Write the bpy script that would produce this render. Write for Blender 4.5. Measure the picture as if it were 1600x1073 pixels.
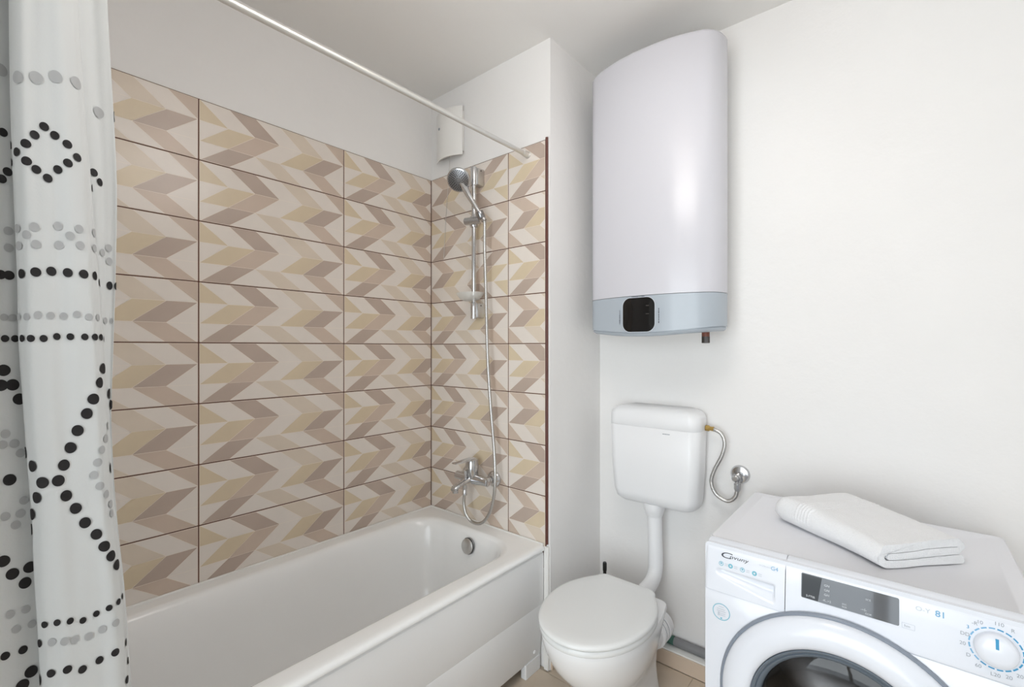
import bpy, bmesh, math, random
from mathutils import Vector, Matrix

# ------------------------------------------------------------------ clean scene
for o in list(bpy.data.objects):
    bpy.data.objects.remove(o, do_unlink=True)
scene = bpy.context.scene
COL = scene.collection
random.seed(4)

# ------------------------------------------------------------------ camera
cam_d = bpy.data.cameras.new('camera')
cam = bpy.data.objects.new('camera', cam_d)
COL.objects.link(cam)
cam_d.sensor_fit = 'HORIZONTAL'
cam_d.sensor_width = 36.0
cam_d.lens = 719.01 / 1600 * 36.0
cam_d.shift_y = 6.27 / 1600
cam_d.clip_start = 0.02
cam.location = (-1.4759, -1.7759, 1.2761)
cam.rotation_euler = (math.radians(90), 0, math.radians(40.32 - 90))
scene.camera = cam

# ------------------------------------------------------------------ world, daylight, exposure
world = bpy.data.worlds.new('daylight')
scene.world = world
world.use_nodes = True
bg = world.node_tree.nodes['Background']
bg.inputs[0].default_value = (0.86, 0.92, 1.0, 1)
bg.inputs[1].default_value = 1.5

def area(name, loc, rot, sx, sy, power, col):
    d = bpy.data.lights.new(name, 'AREA')
    d.shape = 'RECTANGLE'; d.size = sx; d.size_y = sy
    d.energy = power; d.color = col
    o = bpy.data.objects.new(name, d)
    o.location = loc; o.rotation_euler = rot
    COL.objects.link(o)
    return o
# daylight entering through the glazed balcony door behind the camera
area('daylight_through_balcony_door', (-2.60, -1.68, 1.22), (0, math.radians(-90), 0), 1.75, 1.60, 19.5, (0.95, 0.975, 1.0))
scene.view_settings.view_transform = 'Standard'
scene.view_settings.look = 'None'
scene.view_settings.gamma = 1.0
scene.view_settings.use_curve_mapping = False
scene.view_settings.exposure = 0.74

# ------------------------------------------------------------------ materials
def lin(c):
    return tuple(((v / 255) / 12.92 if v / 255 <= 0.04045 else ((v / 255 + 0.055) / 1.055) ** 2.4) for v in c) + (1.0,)

def mat(name, rgb, rough=0.5, metal=0.0, bump=0.0, bscale=40.0, spec=0.5, var=0.0, vscale=6.0, coat=0.0, trans=0.0, alpha=1.0, detail=4.0):
    m = bpy.data.materials.new(name); m.use_nodes = True
    nt = m.node_tree; b = nt.nodes['Principled BSDF']
    c = lin(rgb)
    b.inputs['Base Color'].default_value = c
    b.inputs['Roughness'].default_value = rough
    b.inputs['Metallic'].default_value = metal
    b.inputs['Specular IOR Level'].default_value = spec
    b.inputs['Coat Weight'].default_value = coat
    b.inputs['Transmission Weight'].default_value = trans
    b.inputs['Alpha'].default_value = alpha
    tc = nt.nodes.new('ShaderNodeTexCoord')
    if var > 0:
        n = nt.nodes.new('ShaderNodeTexNoise'); n.inputs['Scale'].default_value = vscale; n.inputs['Detail'].default_value = 3
        nt.links.new(tc.outputs['Object'], n.inputs['Vector'])
        r = nt.nodes.new('ShaderNodeMapRange')
        r.inputs['From Min'].default_value = 0.3; r.inputs['From Max'].default_value = 0.7
        r.inputs['To Min'].default_value = 1 - var; r.inputs['To Max'].default_value = 1 + var * 0.4
        nt.links.new(n.outputs['Fac'], r.inputs['Value'])
        mx = nt.nodes.new('ShaderNodeVectorMath'); mx.operation = 'SCALE'
        mx.inputs[0].default_value = c[:3]
        nt.links.new(r.outputs['Result'], mx.inputs['Scale'])
        nt.links.new(mx.outputs['Vector'], b.inputs['Base Color'])
    if bump > 0:
        n2 = nt.nodes.new('ShaderNodeTexNoise'); n2.inputs['Scale'].default_value = bscale; n2.inputs['Detail'].default_value = detail
        nt.links.new(tc.outputs['Object'], n2.inputs['Vector'])
        bp = nt.nodes.new('ShaderNodeBump'); bp.inputs['Strength'].default_value = bump; bp.inputs['Distance'].default_value = 0.01
        nt.links.new(n2.outputs['Fac'], bp.inputs['Height'])
        nt.links.new(bp.outputs['Normal'], b.inputs['Normal'])
    return m

M = {}
M['plaster'] = mat('white_painted_plaster', (240, 238, 236), 0.85, bump=0.16, bscale=28, var=0.02, vscale=2.5, spec=0.2)
M['ceiling'] = mat('white_ceiling_paint', (240, 238, 235), 0.9, bump=0.06, bscale=20, spec=0.15)
M['grout_dark'] = mat('dark_brown_grout', (98, 62, 50), 0.8)
M['t_line'] = mat('tile_pale_line', (236, 224, 210), 0.28, spec=0.45)
M['t_cream'] = mat('tile_cream', (231, 222, 213), 0.25, spec=0.45, var=0.03, vscale=9)
M['t_dark'] = mat('tile_taupe', (189, 171, 158), 0.25, spec=0.45, var=0.05, vscale=9)
M['t_mid'] = mat('tile_rosy_beige', (207, 188, 172), 0.25, spec=0.45, var=0.05, vscale=9)
M['t_tan'] = mat('tile_sand', (220, 206, 189), 0.25, spec=0.45, var=0.04, vscale=9)
M['t_yellow'] = mat('tile_ochre_beige', (217, 200, 172), 0.25, spec=0.45, var=0.05, vscale=9)
M['trim_brown'] = mat('glossy_brown_trim', (92, 50, 40), 0.3)
M['caulk'] = mat('white_silicone', (236, 234, 230), 0.5)
M['acrylic'] = mat('white_bath_acrylic', (246, 246, 245), 0.16, spec=0.5)
M['panel'] = mat('white_bath_panel', (236, 236, 236), 0.3, spec=0.4)
M['ceramic'] = mat('white_ceramic', (242, 242, 242), 0.12, spec=0.5)
M['plastic'] = mat('white_plastic', (241, 241, 242), 0.28, spec=0.45)
M['seat'] = mat('white_seat_plastic', (236, 237, 236), 0.25, spec=0.45)
M['chrome'] = mat('chrome', (205, 206, 208), 0.14, metal=1.0)
M['satin'] = mat('satin_chrome', (208, 207, 205), 0.34, metal=1.0)
M['chrome_dark'] = mat('darker_chrome', (150, 150, 152), 0.22, metal=1.0)
M['braid'] = mat('braided_steel', (196, 194, 191), 0.24, metal=1.0, bump=0.15, bscale=600)
M['brass'] = mat('brass', (190, 160, 95), 0.3, metal=1.0)
M['spray'] = mat('grey_spray_plate', (150, 150, 152), 0.32, metal=0.9)
M['hole'] = mat('dark_nozzle_rubber', (58, 57, 58), 0.6)
M['rod'] = mat('brushed_aluminium_rod', (222, 221, 217), 0.38, metal=0.75)
M['frost'] = mat('frosted_clear_plastic', (228, 227, 222), 0.35, alpha=0.5)
M['floor_tile'] = mat('beige_floor_tile', (210, 193, 173), 0.35, var=0.05, vscale=7)
M['floor_grout'] = mat('pale_floor_grout', (200, 186, 168), 0.8)
M['base_tile'] = mat('beige_skirting_tile', (214, 194, 174), 0.35, var=0.04, vscale=7)
M['ledge'] = mat('white_ledge_paint', (238, 237, 233), 0.5)
M['pipe_grey'] = mat('grey_pipe', (132, 132, 134), 0.6)
M['pipe_green'] = mat('green_pipe_sleeve', (66, 104, 92), 0.6)
M['heater'] = mat('heater_white_shell', (210, 209, 215), 0.24, spec=0.5)
M['heater_back'] = mat('heater_white_casing', (236, 237, 236), 0.35)
M['heater_grey'] = mat('heater_grey_band', (176, 184, 192), 0.25, spec=0.5)
M['heater_edge'] = mat('heater_pale_bezel', (200, 206, 212), 0.3)
M['black_glass'] = mat('black_glass', (14, 14, 15), 0.08, spec=0.6)
M['print_dark'] = mat('dark_print', (48, 52, 62), 0.5)
M['print_grey'] = mat('grey_print', (160, 165, 172), 0.5)
M['print_pale'] = mat('pale_grey_print', (200, 206, 214), 0.5)
M['print_white'] = mat('white_print', (225, 228, 232), 0.5)
M['print_blue'] = mat('pale_blue_print', (120, 190, 208), 0.5)
M['print_blue2'] = mat('blue_print', (52, 150, 195), 0.5)
M['print_blue3'] = mat('sky_blue_print', (120, 176, 212), 0.5)
M['display_lit'] = mat('grey_display_film', (92, 94, 98), 0.06, spec=0.9, coat=0.6)
M['copper'] = mat('reddish_valve_cap', (120, 66, 50), 0.5)
M['gunmetal'] = mat('dark_metal', (78, 74, 72), 0.4, metal=0.7)
M['washer'] = mat('washing_machine_white_enamel', (234, 237, 244), 0.18, spec=0.5)
M['washer_top'] = mat('washing_machine_worktop', (232, 232, 236), 0.35, spec=0.4)
M['door_grey'] = mat('door_grey_rim', (138, 146, 158), 0.3)
M['door_dark'] = mat('door_dark_grey_rim', (104, 114, 124), 0.22, spec=0.6)
M['drum'] = mat('steel_drum', (150, 148, 146), 0.28, metal=1.0)
M['rubber'] = mat('grey_door_gasket', (92, 96, 100), 0.6)
M['towel'] = mat('white_terry_cloth', (239, 239, 240), 0.95, bump=0.32, bscale=300, spec=0.1)
M['cloth'] = mat('white_curtain_cloth', (220, 223, 223), 0.75, bump=0.04, bscale=300, spec=0.25)
M['dot_black'] = mat('black_dot_print', (30, 28, 30), 0.7)
M['dot_grey'] = mat('grey_dot_print', (182, 184, 185), 0.7)
M['black'] = mat('black_plastic', (22, 22, 23), 0.35)
M['fan'] = mat('white_fan_plastic', (236, 234, 230), 0.35)
M['cord'] = mat('pale_cord', (205, 200, 194), 0.7)
M['frame'] = mat('white_window_frame', (238, 238, 236), 0.35)
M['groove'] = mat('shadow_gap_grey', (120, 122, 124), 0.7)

def emis(name, rgb, strength):
    m = bpy.data.materials.new(name); m.use_nodes = True
    b = m.node_tree.nodes['Principled BSDF']
    b.inputs['Base Color'].default_value = lin(rgb)
    b.inputs['Emission Color'].default_value = lin(rgb)
    b.inputs['Emission Strength'].default_value = strength
    return m
M['lamp'] = emis('fill_lamp_glow', (255, 250, 246), 4.4)  # glow of the added fill lamp out of view

def pane_mat(name, tint, gloss=1.0):
    m = bpy.data.materials.new(name); m.use_nodes = True
    nt = m.node_tree
    for n in list(nt.nodes): nt.nodes.remove(n)
    out = nt.nodes.new('ShaderNodeOutputMaterial')
    tr = nt.nodes.new('ShaderNodeBsdfTransparent'); tr.inputs[0].default_value = tint
    gl = nt.nodes.new('ShaderNodeBsdfGlossy'); gl.inputs['Roughness'].default_value = 0.02
    fr = nt.nodes.new('ShaderNodeFresnel'); fr.inputs[0].default_value = 1.5
    mx = nt.nodes.new('ShaderNodeMixShader')
    nt.links.new(fr.outputs[0], mx.inputs[0]); nt.links.new(tr.outputs[0], mx.inputs[1]); nt.links.new(gl.outputs[0], mx.inputs[2])
    nt.links.new(mx.outputs[0], out.inputs[0])
    return m
M['glass'] = pane_mat('window_glass', (0.96, 0.98, 0.98, 1))
M['door_glass'] = pane_mat('smoky_door_glass', (0.55, 0.55, 0.56, 1))

# ------------------------------------------------------------------ mesh helpers
class MB:
    def __init__(s): s.v = []; s.f = []; s.m = []
    def add(s, vs, fs, mi=0):
        o = len(s.v); s.v += [tuple(v) for v in vs]
        s.f += [tuple(i + o for i in f) for f in fs]; s.m += [mi] * len(fs)
    def box(s, x0, x1, y0, y1, z0, z1, b=0.0, seg=2, mi=0):
        bm = bmesh.new()
        bmesh.ops.create_cube(bm, size=1)
        for v in bm.verts:
            v.co = Vector(((x0 + x1) / 2 + v.co.x * (x1 - x0), (y0 + y1) / 2 + v.co.y * (y1 - y0), (z0 + z1) / 2 + v.co.z * (z1 - z0)))
        if b > 0:
            bmesh.ops.bevel(bm, geom=bm.edges[:] + bm.verts[:], offset=b, segments=seg, profile=0.5, affect='EDGES', clamp_overlap=True)
        bm.verts.index_update()
        s.add([v.co[:] for v in bm.verts], [[v.index for v in f.verts] for f in bm.faces], mi)
        bm.free()
    def loft(s, rings, cap0=True, cap1=True, mi=0, closed=True):
        n = len(rings[0]); vs = [p for r in rings for p in r]; fs = []
        for i in range(len(rings) - 1):
            for j in range(n if closed else n - 1):
                a = i * n + j; b = i * n + (j + 1) % n
                fs.append((a, b, b + n, a + n))
        if cap0: fs.append(tuple(range(n))[::-1])
        if cap1: fs.append(tuple(range((len(rings) - 1) * n, len(rings) * n)))
        s.add(vs, fs, mi)
    def lathe(s, prof, org, axis, n=32, mi=0, cap0=True, cap1=True):
        # prof: (radius, height along axis)
        ax = Vector(axis).normalized(); t = Vector((0, 0, 1)) if abs(ax.z) < 0.9 else Vector((1, 0, 0))
        u = ax.cross(t).normalized(); w = ax.cross(u)
        rings = []
        for r, h in prof:
            rings.append([tuple(Vector(org) + ax * h + (u * math.cos(2 * math.pi * k / n) + w * math.sin(2 * math.pi * k / n)) * max(r, 1e-5)) for k in range(n)])
        s.loft(rings, cap0, cap1, mi)
    def tube(s, pts, r, n=12, sub=8, mi=0, ridges=0.0):
        P = [Vector(p) for p in pts]
        if sub > 1 and len(P) > 2:
            Q = []
            for i in range(len(P) - 1):
                for k in range(sub): Q.append(catv(P, i + k / sub))
            Q.append(P[-1]); P = Q
        rings = []; up = None
        for i, p in enumerate(P):
            t = (P[min(i + 1, len(P) - 1)] - P[max(i - 1, 0)]).normalized()
            if up is None:
                up = t.cross(Vector((0, 0, 1)) if abs(t.z) < 0.9 else Vector((1, 0, 0))).normalized()
            up = (up - t * up.dot(t)).normalized(); w = t.cross(up)
            rr = r[i] if isinstance(r, (list, tuple)) else r
            rr = rr * (1 + (ridges if i % 2 else 0))
            rings.append([tuple(p + (up * math.cos(2 * math.pi * k / n) + w * math.sin(2 * math.pi * k / n)) * rr) for k in range(n)])
        s.loft(rings, True, True, mi)
    def build(s, name, mats, parent=None, smooth=35):
        me = bpy.data.meshes.new(name)
        me.from_pydata(s.v, [], s.f)
        if not isinstance(mats, (list, tuple)): mats = [mats]
        for m in mats: me.materials.append(M[m])
        for p, mi in zip(me.polygons, s.m): p.material_index = mi
        bm = bmesh.new(); bm.from_mesh(me)
        bmesh.ops.recalc_face_normals(bm, faces=bm.faces[:])
        bm.to_mesh(me); bm.free()
        if smooth:
            me.polygons.foreach_set('use_smooth', [True] * len(me.polygons))
            me.set_sharp_from_angle(angle=math.radians(smooth))
        me.update()
        o = bpy.data.objects.new(name, me)
        COL.objects.link(o)
        attach(o, parent)
        return o

def attach(o, parent):
    if parent is not None:
        o.parent = parent
        if parent.parent is None:      # parts are modelled in room coordinates
            o.matrix_parent_inverse = Matrix.Translation(-parent.location)

def cat1(P, t):
    n = len(P); i = max(0, min(int(t), n - 2)); f = t - i
    g = lambda k: P[max(0, min(n - 1, k))]
    a, b, c, d = g(i - 1), g(i), g(i + 1), g(i + 2)
    return 0.5 * (2 * b + (c - a) * f + (2 * a - 5 * b + 4 * c - d) * f * f + (3 * b - a - 3 * c + d) * f ** 3)
catv = cat1

def tag(o, label, cat, group=None, kind=None):
    if label: o['label'] = label
    if cat: o['category'] = cat
    if group: o['group'] = group
    if kind: o['kind'] = kind
    return o

def thing(name, label, cat, loc, group=None):
    o = bpy.data.objects.new(name, None)
    o.empty_display_size = 0.05
    o.location = loc
    COL.objects.link(o)
    return tag(o, label, cat, group)

def struct(o, label, cat):
    return tag(o, label, cat, kind='structure')

def rrect(x0, x1, y0, y1, r, z, n=8):
    P = []
    for cx, cy, a0 in ((x1 - r, y1 - r, 0), (x0 + r, y1 - r, 90), (x0 + r, y0 + r, 180), (x1 - r, y0 + r, 270)):
        for k in range(n + 1):
            a = math.radians(a0 + 90 * k / n)
            P.append((cx + r * math.cos(a), cy + r * math.sin(a), z))
    return P

def text_mesh(body, size, fn, name, m, parent, align='LEFT', stretch=1.0, shear=0.0, bold=0.0):
    """flat lettering; fn maps (right, up) in metres to a point on the printed surface"""
    cu = bpy.data.curves.new('lettering', 'FONT')
    cu.body = body; cu.size = size; cu.align_x = align; cu.shear = shear; cu.offset = bold
    t = bpy.data.objects.new('lettering', cu); COL.objects.link(t)
    bpy.context.view_layer.update()
    me = bpy.data.meshes.new_from_object(t.evaluated_get(bpy.context.evaluated_depsgraph_get()))
    b = MB(); b.add([fn(v.co.x * stretch, v.co.y) for v in me.vertices], [tuple(p.vertices) for p in me.polygons])
    bpy.data.objects.remove(t, do_unlink=True); bpy.data.curves.remove(cu); bpy.data.meshes.remove(me)
    return b.build(name, m, parent, smooth=0)

# ------------------------------------------------------------------ room shell
CEIL = 2.50
XB = 0.40          # wall behind heater, toilet and washing machine
YP = -0.715        # face of the pillar beside the bath
XR, YR = -2.50, -2.75   # rear and right walls (behind / beside the camera)
PL = 0.008         # tile thickness: plaster sits this far behind the tile faces

def wall(name, label, boxes, m='plaster'):
    b = MB()
    for bx in boxes: b.box(*bx)
    return struct(b.build(name, m, None, smooth=0), label, 'wall')

wall_left = wall('wall_left', 'white plaster wall along the bath with patterned tiles below', [(XR - 0.12, XB + 0.12, PL, 0.14, 0, CEIL)])
wall_shower = wall('wall_shower', 'white projecting pillar wall behind the shower rail at the bath end', [(PL, XB, YP, PL, 0, CEIL)])
wall_back = wall('wall_back', 'white plaster wall behind the water heater, toilet cistern and washing machine', [(XB, XB + 0.12, YR, PL, 0, CEIL)])
wall_right = wall('wall_right', 'white plaster wall to the right of the washing machine', [(XR - 0.12, XB + 0.12, YR - 0.12, YR, 0, CEIL)])
DY0, DY1, DZ1 = -2.52, -0.84, 2.12
wall_rear = wall('wall_rear', 'white plaster wall with glazed door behind the viewer',
     [(XR - 0.12, XR, YR, DY0, 0, CEIL), (XR - 0.12, XR, DY1, PL, 0, CEIL), (XR - 0.12, XR, DY0, DY1, DZ1, CEIL)])
wall_partition = wall('wall_partition', 'short white partition wall at the curtain end of the bath', [(-1.74, -1.625, -0.76, PL, 0, CEIL)])

b = MB(); b.box(XR - 0.12, XB + 0.12, YR - 0.12, 0.14, CEIL, CEIL + 0.1)
ceiling = struct(b.build('ceiling', 'ceiling', None, 0), 'plain white painted ceiling', 'ceiling')
b = MB(); b.box(XR - 0.12, XB + 0.12, YR - 0.12, 0.14, -0.10, -0.003)
floor = struct(b.build('floor', 'floor_grout', None, 0), 'beige tiled bathroom floor with pale joints', 'floor')
# floor tiles, one object each
FT = 0.333
def ftile(w, d):
    b = MB(); b.box(0.0012, w - 0.0012, 0.0012, d - 0.0012, -0.008, 0.0, 0.0012, 1)
    o = b.build('floor_tile', 'floor_tile', None, 30); me = o.data; bpy.data.objects.remove(o); return me
fcache = {}
xs = [-0.008 - FT * k for k in range(8, -1, -1)] + [0.333]
ysl = [-1.16 - FT * k for k in range(5, -1, -1)] + [-1.16 + FT * k for k in range(1, 4)]
xs[0] = max(xs[0], XR); xs = sorted(set([x for x in xs if x > XR] + [XR])); ysl = sorted(set([y for y in ysl if YR < y < 0] + [YR, 0.0]))
for i in range(len(xs) - 1):
    for j in range(len(ysl) - 1):
        w, d = round(xs[i + 1] - xs[i], 4), round(ysl[j + 1] - ysl[j], 4)
        if w < 0.02 or d < 0.02: continue
        if xs[i] > -0.1 and ysl[j + 1] > YP + 0.02:
            d = round(YP - 0.001 - ysl[j], 4)
            if d < 0.02: continue
        if (w, d) not in fcache: fcache[(w, d)] = ftile(w, d)
        o = bpy.data.objects.new('floor_tile', fcache[(w, d)]); COL.objects.link(o)
        o.location = (xs[i], ysl[j], 0); o.parent = floor
# skirting of floor tile in front of a white ledge on the heater wall
b = MB(); b.box(0.340, XB, YR, YP, 0.0, 0.064, 0.002, 1)
ledge = struct(b.build('trim_1', 'ledge', None, 30), 'low white ledge along the foot of the heater wall', 'ledge')
yy = YP - 0.001
k = 0
while yy > YR + 0.02:
    y1 = -1.49 if yy > -1.16 else max(yy - FT, YR)
    b = MB(); b.box(0.333, 0.3400, y1 + 0.001, yy - 0.001, 0.0, 0.060, 0.0015, 1)
    b.build('skirting_tile', 'base_tile', ledge, 30)
    yy = y1
b = MB(); b.box(0.0105, 0.335, YP - 0.008, YP, 0.0, 0.060, 0.0015, 1)
struct(b.build('baseboard_pillar', 'base_tile', None, 30), 'short beige skirting tile along the pillar behind the toilet', 'baseboard')

# rear glazed door (daylight source)
d1 = thing('door_1', 'white framed glazed balcony door behind the viewer', 'door', (XR - 0.06, (DY0 + DY1) / 2, 0)); d1['kind'] = 'structure'
ym = (DY0 + DY1) / 2
b = MB()
for y0, y1 in ((DY0, DY0 + 0.06), (DY1 - 0.06, DY1), (ym - 0.035, ym + 0.035)):
    b.box(XR - 0.09, XR - 0.03, y0, y1, 0, DZ1, 0.004, 1)
b.box(XR - 0.09, XR - 0.03, DY0 + 0.06, DY1 - 0.06, DZ1 - 0.07, DZ1, 0.004, 1)
b.box(XR - 0.09, XR - 0.03, DY0 + 0.06, DY1 - 0.06, 0, 0.12, 0.004, 1)
b.build('door_frame', 'frame', d1)
for y0, y1 in ((DY0 + 0.06, ym - 0.035), (ym + 0.035, DY1 - 0.06)):
    b = MB(); b.box(XR - 0.066, XR - 0.060, y0, y1, 0.12, DZ1 - 0.07)
    b.build('pane', 'glass', d1, 0)
# unseen drum lamp, added above the frame as fill light for the room
LX, LY = -0.78, -1.38
lmp = thing('added_fill_lamp', 'added fill lamp, a white drum hanging from the ceiling above the view', 'lamp', (LX, LY, CEIL))
b = MB(); b.lathe([(0.05, 0), (0.05, -0.012), (0.02, -0.03)], (LX, LY, CEIL), (0, 0, 1), 28); b.build('fill_lamp_rose', 'plastic', lmp)
b = MB(); b.lathe([(0.004, -0.03), (0.004, -0.18)], (LX, LY, CEIL), (0, 0, 1), 10); b.build('fill_lamp_cable', 'plastic', lmp)
b = MB(); b.lathe([(0.0, -0.18), (0.20, -0.18), (0.22, -0.19), (0.22, -0.34), (0.20, -0.352), (0.0, -0.355)], (LX, LY, CEIL), (0, 0, 1), 48); b.build('fill_lamp_drum', 'lamp', lmp)

# ------------------------------------------------------------------ patterned wall tiles
TH = 0.202
TOP = 2.10
JX = [0.0, -0.4665, -0.9857, -1.5049, -1.6245]      # vertical joints on the bath wall
JY = [0.0, -0.502, -0.697]                          # vertical joints on the shower wall

def clip(poly, nx, ny, c):     # keep nx*x+ny*y <= c
    out = []
    for i in range(len(poly)):
        a, bb = poly[i], poly[(i + 1) % len(poly)]
        da, db = nx * a[0] + ny * a[1] - c, nx * bb[0] + ny * bb[1] - c
        if da <= 0: out.append(a)
        if da * db < 0:
            t = da / (da - db); out.append((a[0] + t * (bb[0] - a[0]), a[1] + t * (bb[1] - a[1])))
    return out

def inset(poly, d):
    n = len(poly); ar = sum(poly[i][0] * poly[(i + 1) % n][1] - poly[(i + 1) % n][0] * poly[i][1] for i in range(n))
    if abs(ar) < 1e-8: return []
    sgn = 1 if ar > 0 else -1; out = poly[:]
    for i in range(n):
        a, bb = poly[i], poly[(i + 1) % n]
        ex, ey = bb[0] - a[0], bb[1] - a[1]; L = math.hypot(ex, ey)
        if L < 1e-7: continue
        nx, ny = sgn * ey / L, -sgn * ex / L
        out = clip(out, nx, ny, nx * a[0] + ny * a[1] - d)
        if len(out) < 3: return []
    return out

TM = ['t_line', 't_cream', 't_dark', 't_mid', 't_tan', 't_yellow']
def pattern(W, H):
    g = 0.002
    u = (W - 2 * g) / 6.0; S = lambda k: g + u * k
    t1, t2 = H * 0.345, H * 0.685
    P = []
    def par(k0, k1, ta, tb, j0, j1, m): P.append(([(S(k0), ta), (S(k1), ta), (S(j1), tb), (S(j0), tb)], m))
    for k, m in ((-1, 5), (0, 1), (1, 2), (2, 1), (3, 4), (4, 1), (5, 3)): par(k, k + 1, 0, t1, k + 1, k + 2, m)
    P.append(([(S(-1) - u, 0), (S(-1), 0), (S(0), t1), (S(-1) - u, t1)], 1))
    for k, m in ((0, 1), (1, 5), (2, 3), (3, 1), (4, 5), (5, 2), (6, 1)): par(k, k + 1, t1, t2, k - 1, k, m)
    par(0, 1, t2, H, -1, 0, 1); par(1, 2, t2, H, 0, 1, 2)
    P.append(([(S(2), t2), (S(3), H), (S(1), H)], 1))
    for k, m in ((2, 4), (3, 1), (4, 3), (5, 1)): par(k, k + 1, t2, H, k + 1, k + 2, m)
    return P

def tile_mesh(W, H, s1, t1, flip):
    """tile of full size W x H, cut to width s1 (from its left) and height t1 (from its top)"""
    b = MB(); gp = 0.0018
    b.box(gp, s1 - gp, -t1 + gp, -gp, -0.0075, -0.0003, 0.0008, 1, 0)
    for poly, m in pattern(W, H):
        if flip: poly = [(W - x, H - y) for x, y in poly]
        for c in ((-1, 0, -gp - 0.0008), (1, 0, s1 - gp - 0.0008), (0, -1, -gp - 0.0008), (0, 1, t1 - gp - 0.0008)):
            poly = clip(poly, *c)
            if len(poly) < 3: break
        if len(poly) < 3: continue
        poly = inset(poly, 0.00055)
        if len(poly) < 3: continue
        b.add([(x, -y, 0.0) for x, y in poly], [tuple(range(len(poly)))], m)
    me = bpy.data.meshes.new('wall_tile'); me.from_pydata(b.v, [], b.f)
    for m in TM: me.materials.append(M[m])
    for p, mi in zip(me.polygons, b.m): p.material_index = mi
    bm = bmesh.new(); bm.from_mesh(me)
    flat = [f for f in bm.faces if f.material_index > 0]
    for f in flat:
        if f.normal.z < 0: f.normal_flip()
    bm.to_mesh(me); bm.free(); me.update()
    return me

def grout_bed(name, bx, parent):
    b = MB(); b.box(*bx); return b.build(name, 'grout_dark', parent, 0)
grout_bed('tile_grout', (-1.6245, PL, 0.0012, PL, 0.40, TOP), wall_left)
grout_bed('tile_grout', (0.0012, PL, -0.697, 0.0012, 0.40, TOP), wall_shower)
tcache = {}
def place_tile(wallobj, loc, rot, key):
    if key not in tcache: tcache[key] = tile_mesh(*key)
    o = bpy.data.objects.new('wall_tile', tcache[key]); COL.objects.link(o)
    o.location = loc; o.rotation_euler = rot; o.parent = wallobj
WL = 0.5192
for r in range(8):
    z = TOP - r * TH
    for c in range(4):
        # tiles start at their left joint (the corner tile is cut on its right)
        x0, x1 = JX[c + 1], JX[c]
        if c == 3:      # cut at the partition: keep the right-hand end of the tile
            me = (WL, TH, WL, TH, False)
            key = ('cutL', x1 - x0)
            if key not in tcache:
                b_ = tile_mesh(WL, TH, WL, TH, False); bm = bmesh.new(); bm.from_mesh(b_)
                cut = WL - (x1 - x0)
                geom = bm.verts[:] + bm.edges[:] + bm.faces[:]
                bmesh.ops.bisect_plane(bm, geom=geom, plane_co=(cut + 0.001, 0, 0), plane_no=(-1, 0, 0), clear_outer=True)
                for v in bm.verts: v.co.x -= cut
                bm.to_mesh(b_); bm.free(); tcache[key] = b_
            o = bpy.data.objects.new('wall_tile', tcache[key]); COL.objects.link(o)
            o.location = (x0, 0, z); o.rotation_euler = (math.radians(90), 0, 0); o.parent = wall_left
        else:
            place_tile(wall_left, (x0, 0, z), (math.radians(90), 0, 0), (WL, TH, x1 - x0, TH, False))
    place_tile(wall_shower, (0, JY[0], z), (math.radians(90), 0, math.radians(-90)), (0.502, TH, 0.502, TH, r in (0, 2)))
    place_tile(wall_shower, (0, JY[1], z), (math.radians(90), 0, math.radians(-90)), (0.502, TH, JY[1] - JY[2], TH, r % 2 == 1))
# thin plaster-white bead along the tile tops
b = MB(); b.box(-1.6245, -0.0004, 0.0004, PL, TOP, TOP + 0.004); b.build('top_bead', 'caulk', wall_left, 0)
b = MB(); b.box(0.0004, PL, -0.697, 0.0, TOP, TOP + 0.004); b.build('top_bead', 'caulk', wall_shower, 0)
# brown edge trim
b = MB(); b.tube([(0.0035, -0.7015, 0.497), (0.0035, -0.7015, 1.3), (0.0035, -0.7015, TOP + 0.008)], 0.0058, 12, 1)
struct(b.build('trim_2', 'trim_brown', None), 'narrow dark brown edge trim beside the shower wall tiles', 'trim')

# ------------------------------------------------------------------ bathtub
tub = thing('bathtub', 'white acrylic bathtub with a front panel below the patterned tiles', 'bathtub', (-0.81, -0.35, 0))
X0, X1, Y0, Y1 = -1.621, -0.0015, -0.700, -0.0015
RZ = 0.495
b = MB()
R_ = []
R_.append(rrect(X0 + 0.012, X1 - 0.004, Y0 + 0.016, Y1 - 0.004, 0.008, RZ - 0.024))
R_.append(rrect(X0, X1, Y0 + 0.002, Y1, 0.008, RZ - 0.0195))
R_.append(rrect(X0, X1, Y0, Y1, 0.010, RZ - 0.014))
R_.append(rrect(X0, X1, Y0 + 0.003, Y1, 0.012, RZ - 0.006))
R_.append(rrect(X0 + 0.004, X1 - 0.001, Y0 + 0.010, Y1 - 0.001, 0.013, RZ - 0.0015))
R_.append(rrect(X0 + 0.010, X1 - 0.003, Y0 + 0.020, Y1 - 0.003, 0.016, RZ))
R_.append(rrect(X0 + 0.014, -0.006, -0.674, -0.008, 0.020, RZ))
R_.append(rrect(X0 + 0.050, -0.070, -0.637, -0.055, 0.132, RZ))
R_.append(rrect(X0 + 0.055, -0.075, -0.632, -0.060, 0.135, RZ - 0.001))
R_.append(rrect(X0 + 0.062, -0.083, -0.624, -0.068, 0.140, RZ - 0.005))
R_.append(rrect(X0 + 0.068, -0.090, -0.617, -0.075, 0.142, RZ - 0.014))
R_.append(rrect(X0 + 0.076, -0.098, -0.610, -0.083, 0.143, RZ - 0.040))
R_.append(rrect(X0 + 0.092, -0.105, -0.603, -0.092, 0.142, RZ - 0.075))
R_.append(rrect(X0 + 0.14, -0.118, -0.592, -0.104, 0.140, RZ - 0.15))
R_.append(rrect(X0 + 0.22, -0.138, -0.575, -0.122, 0.138, RZ - 0.26))
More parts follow.
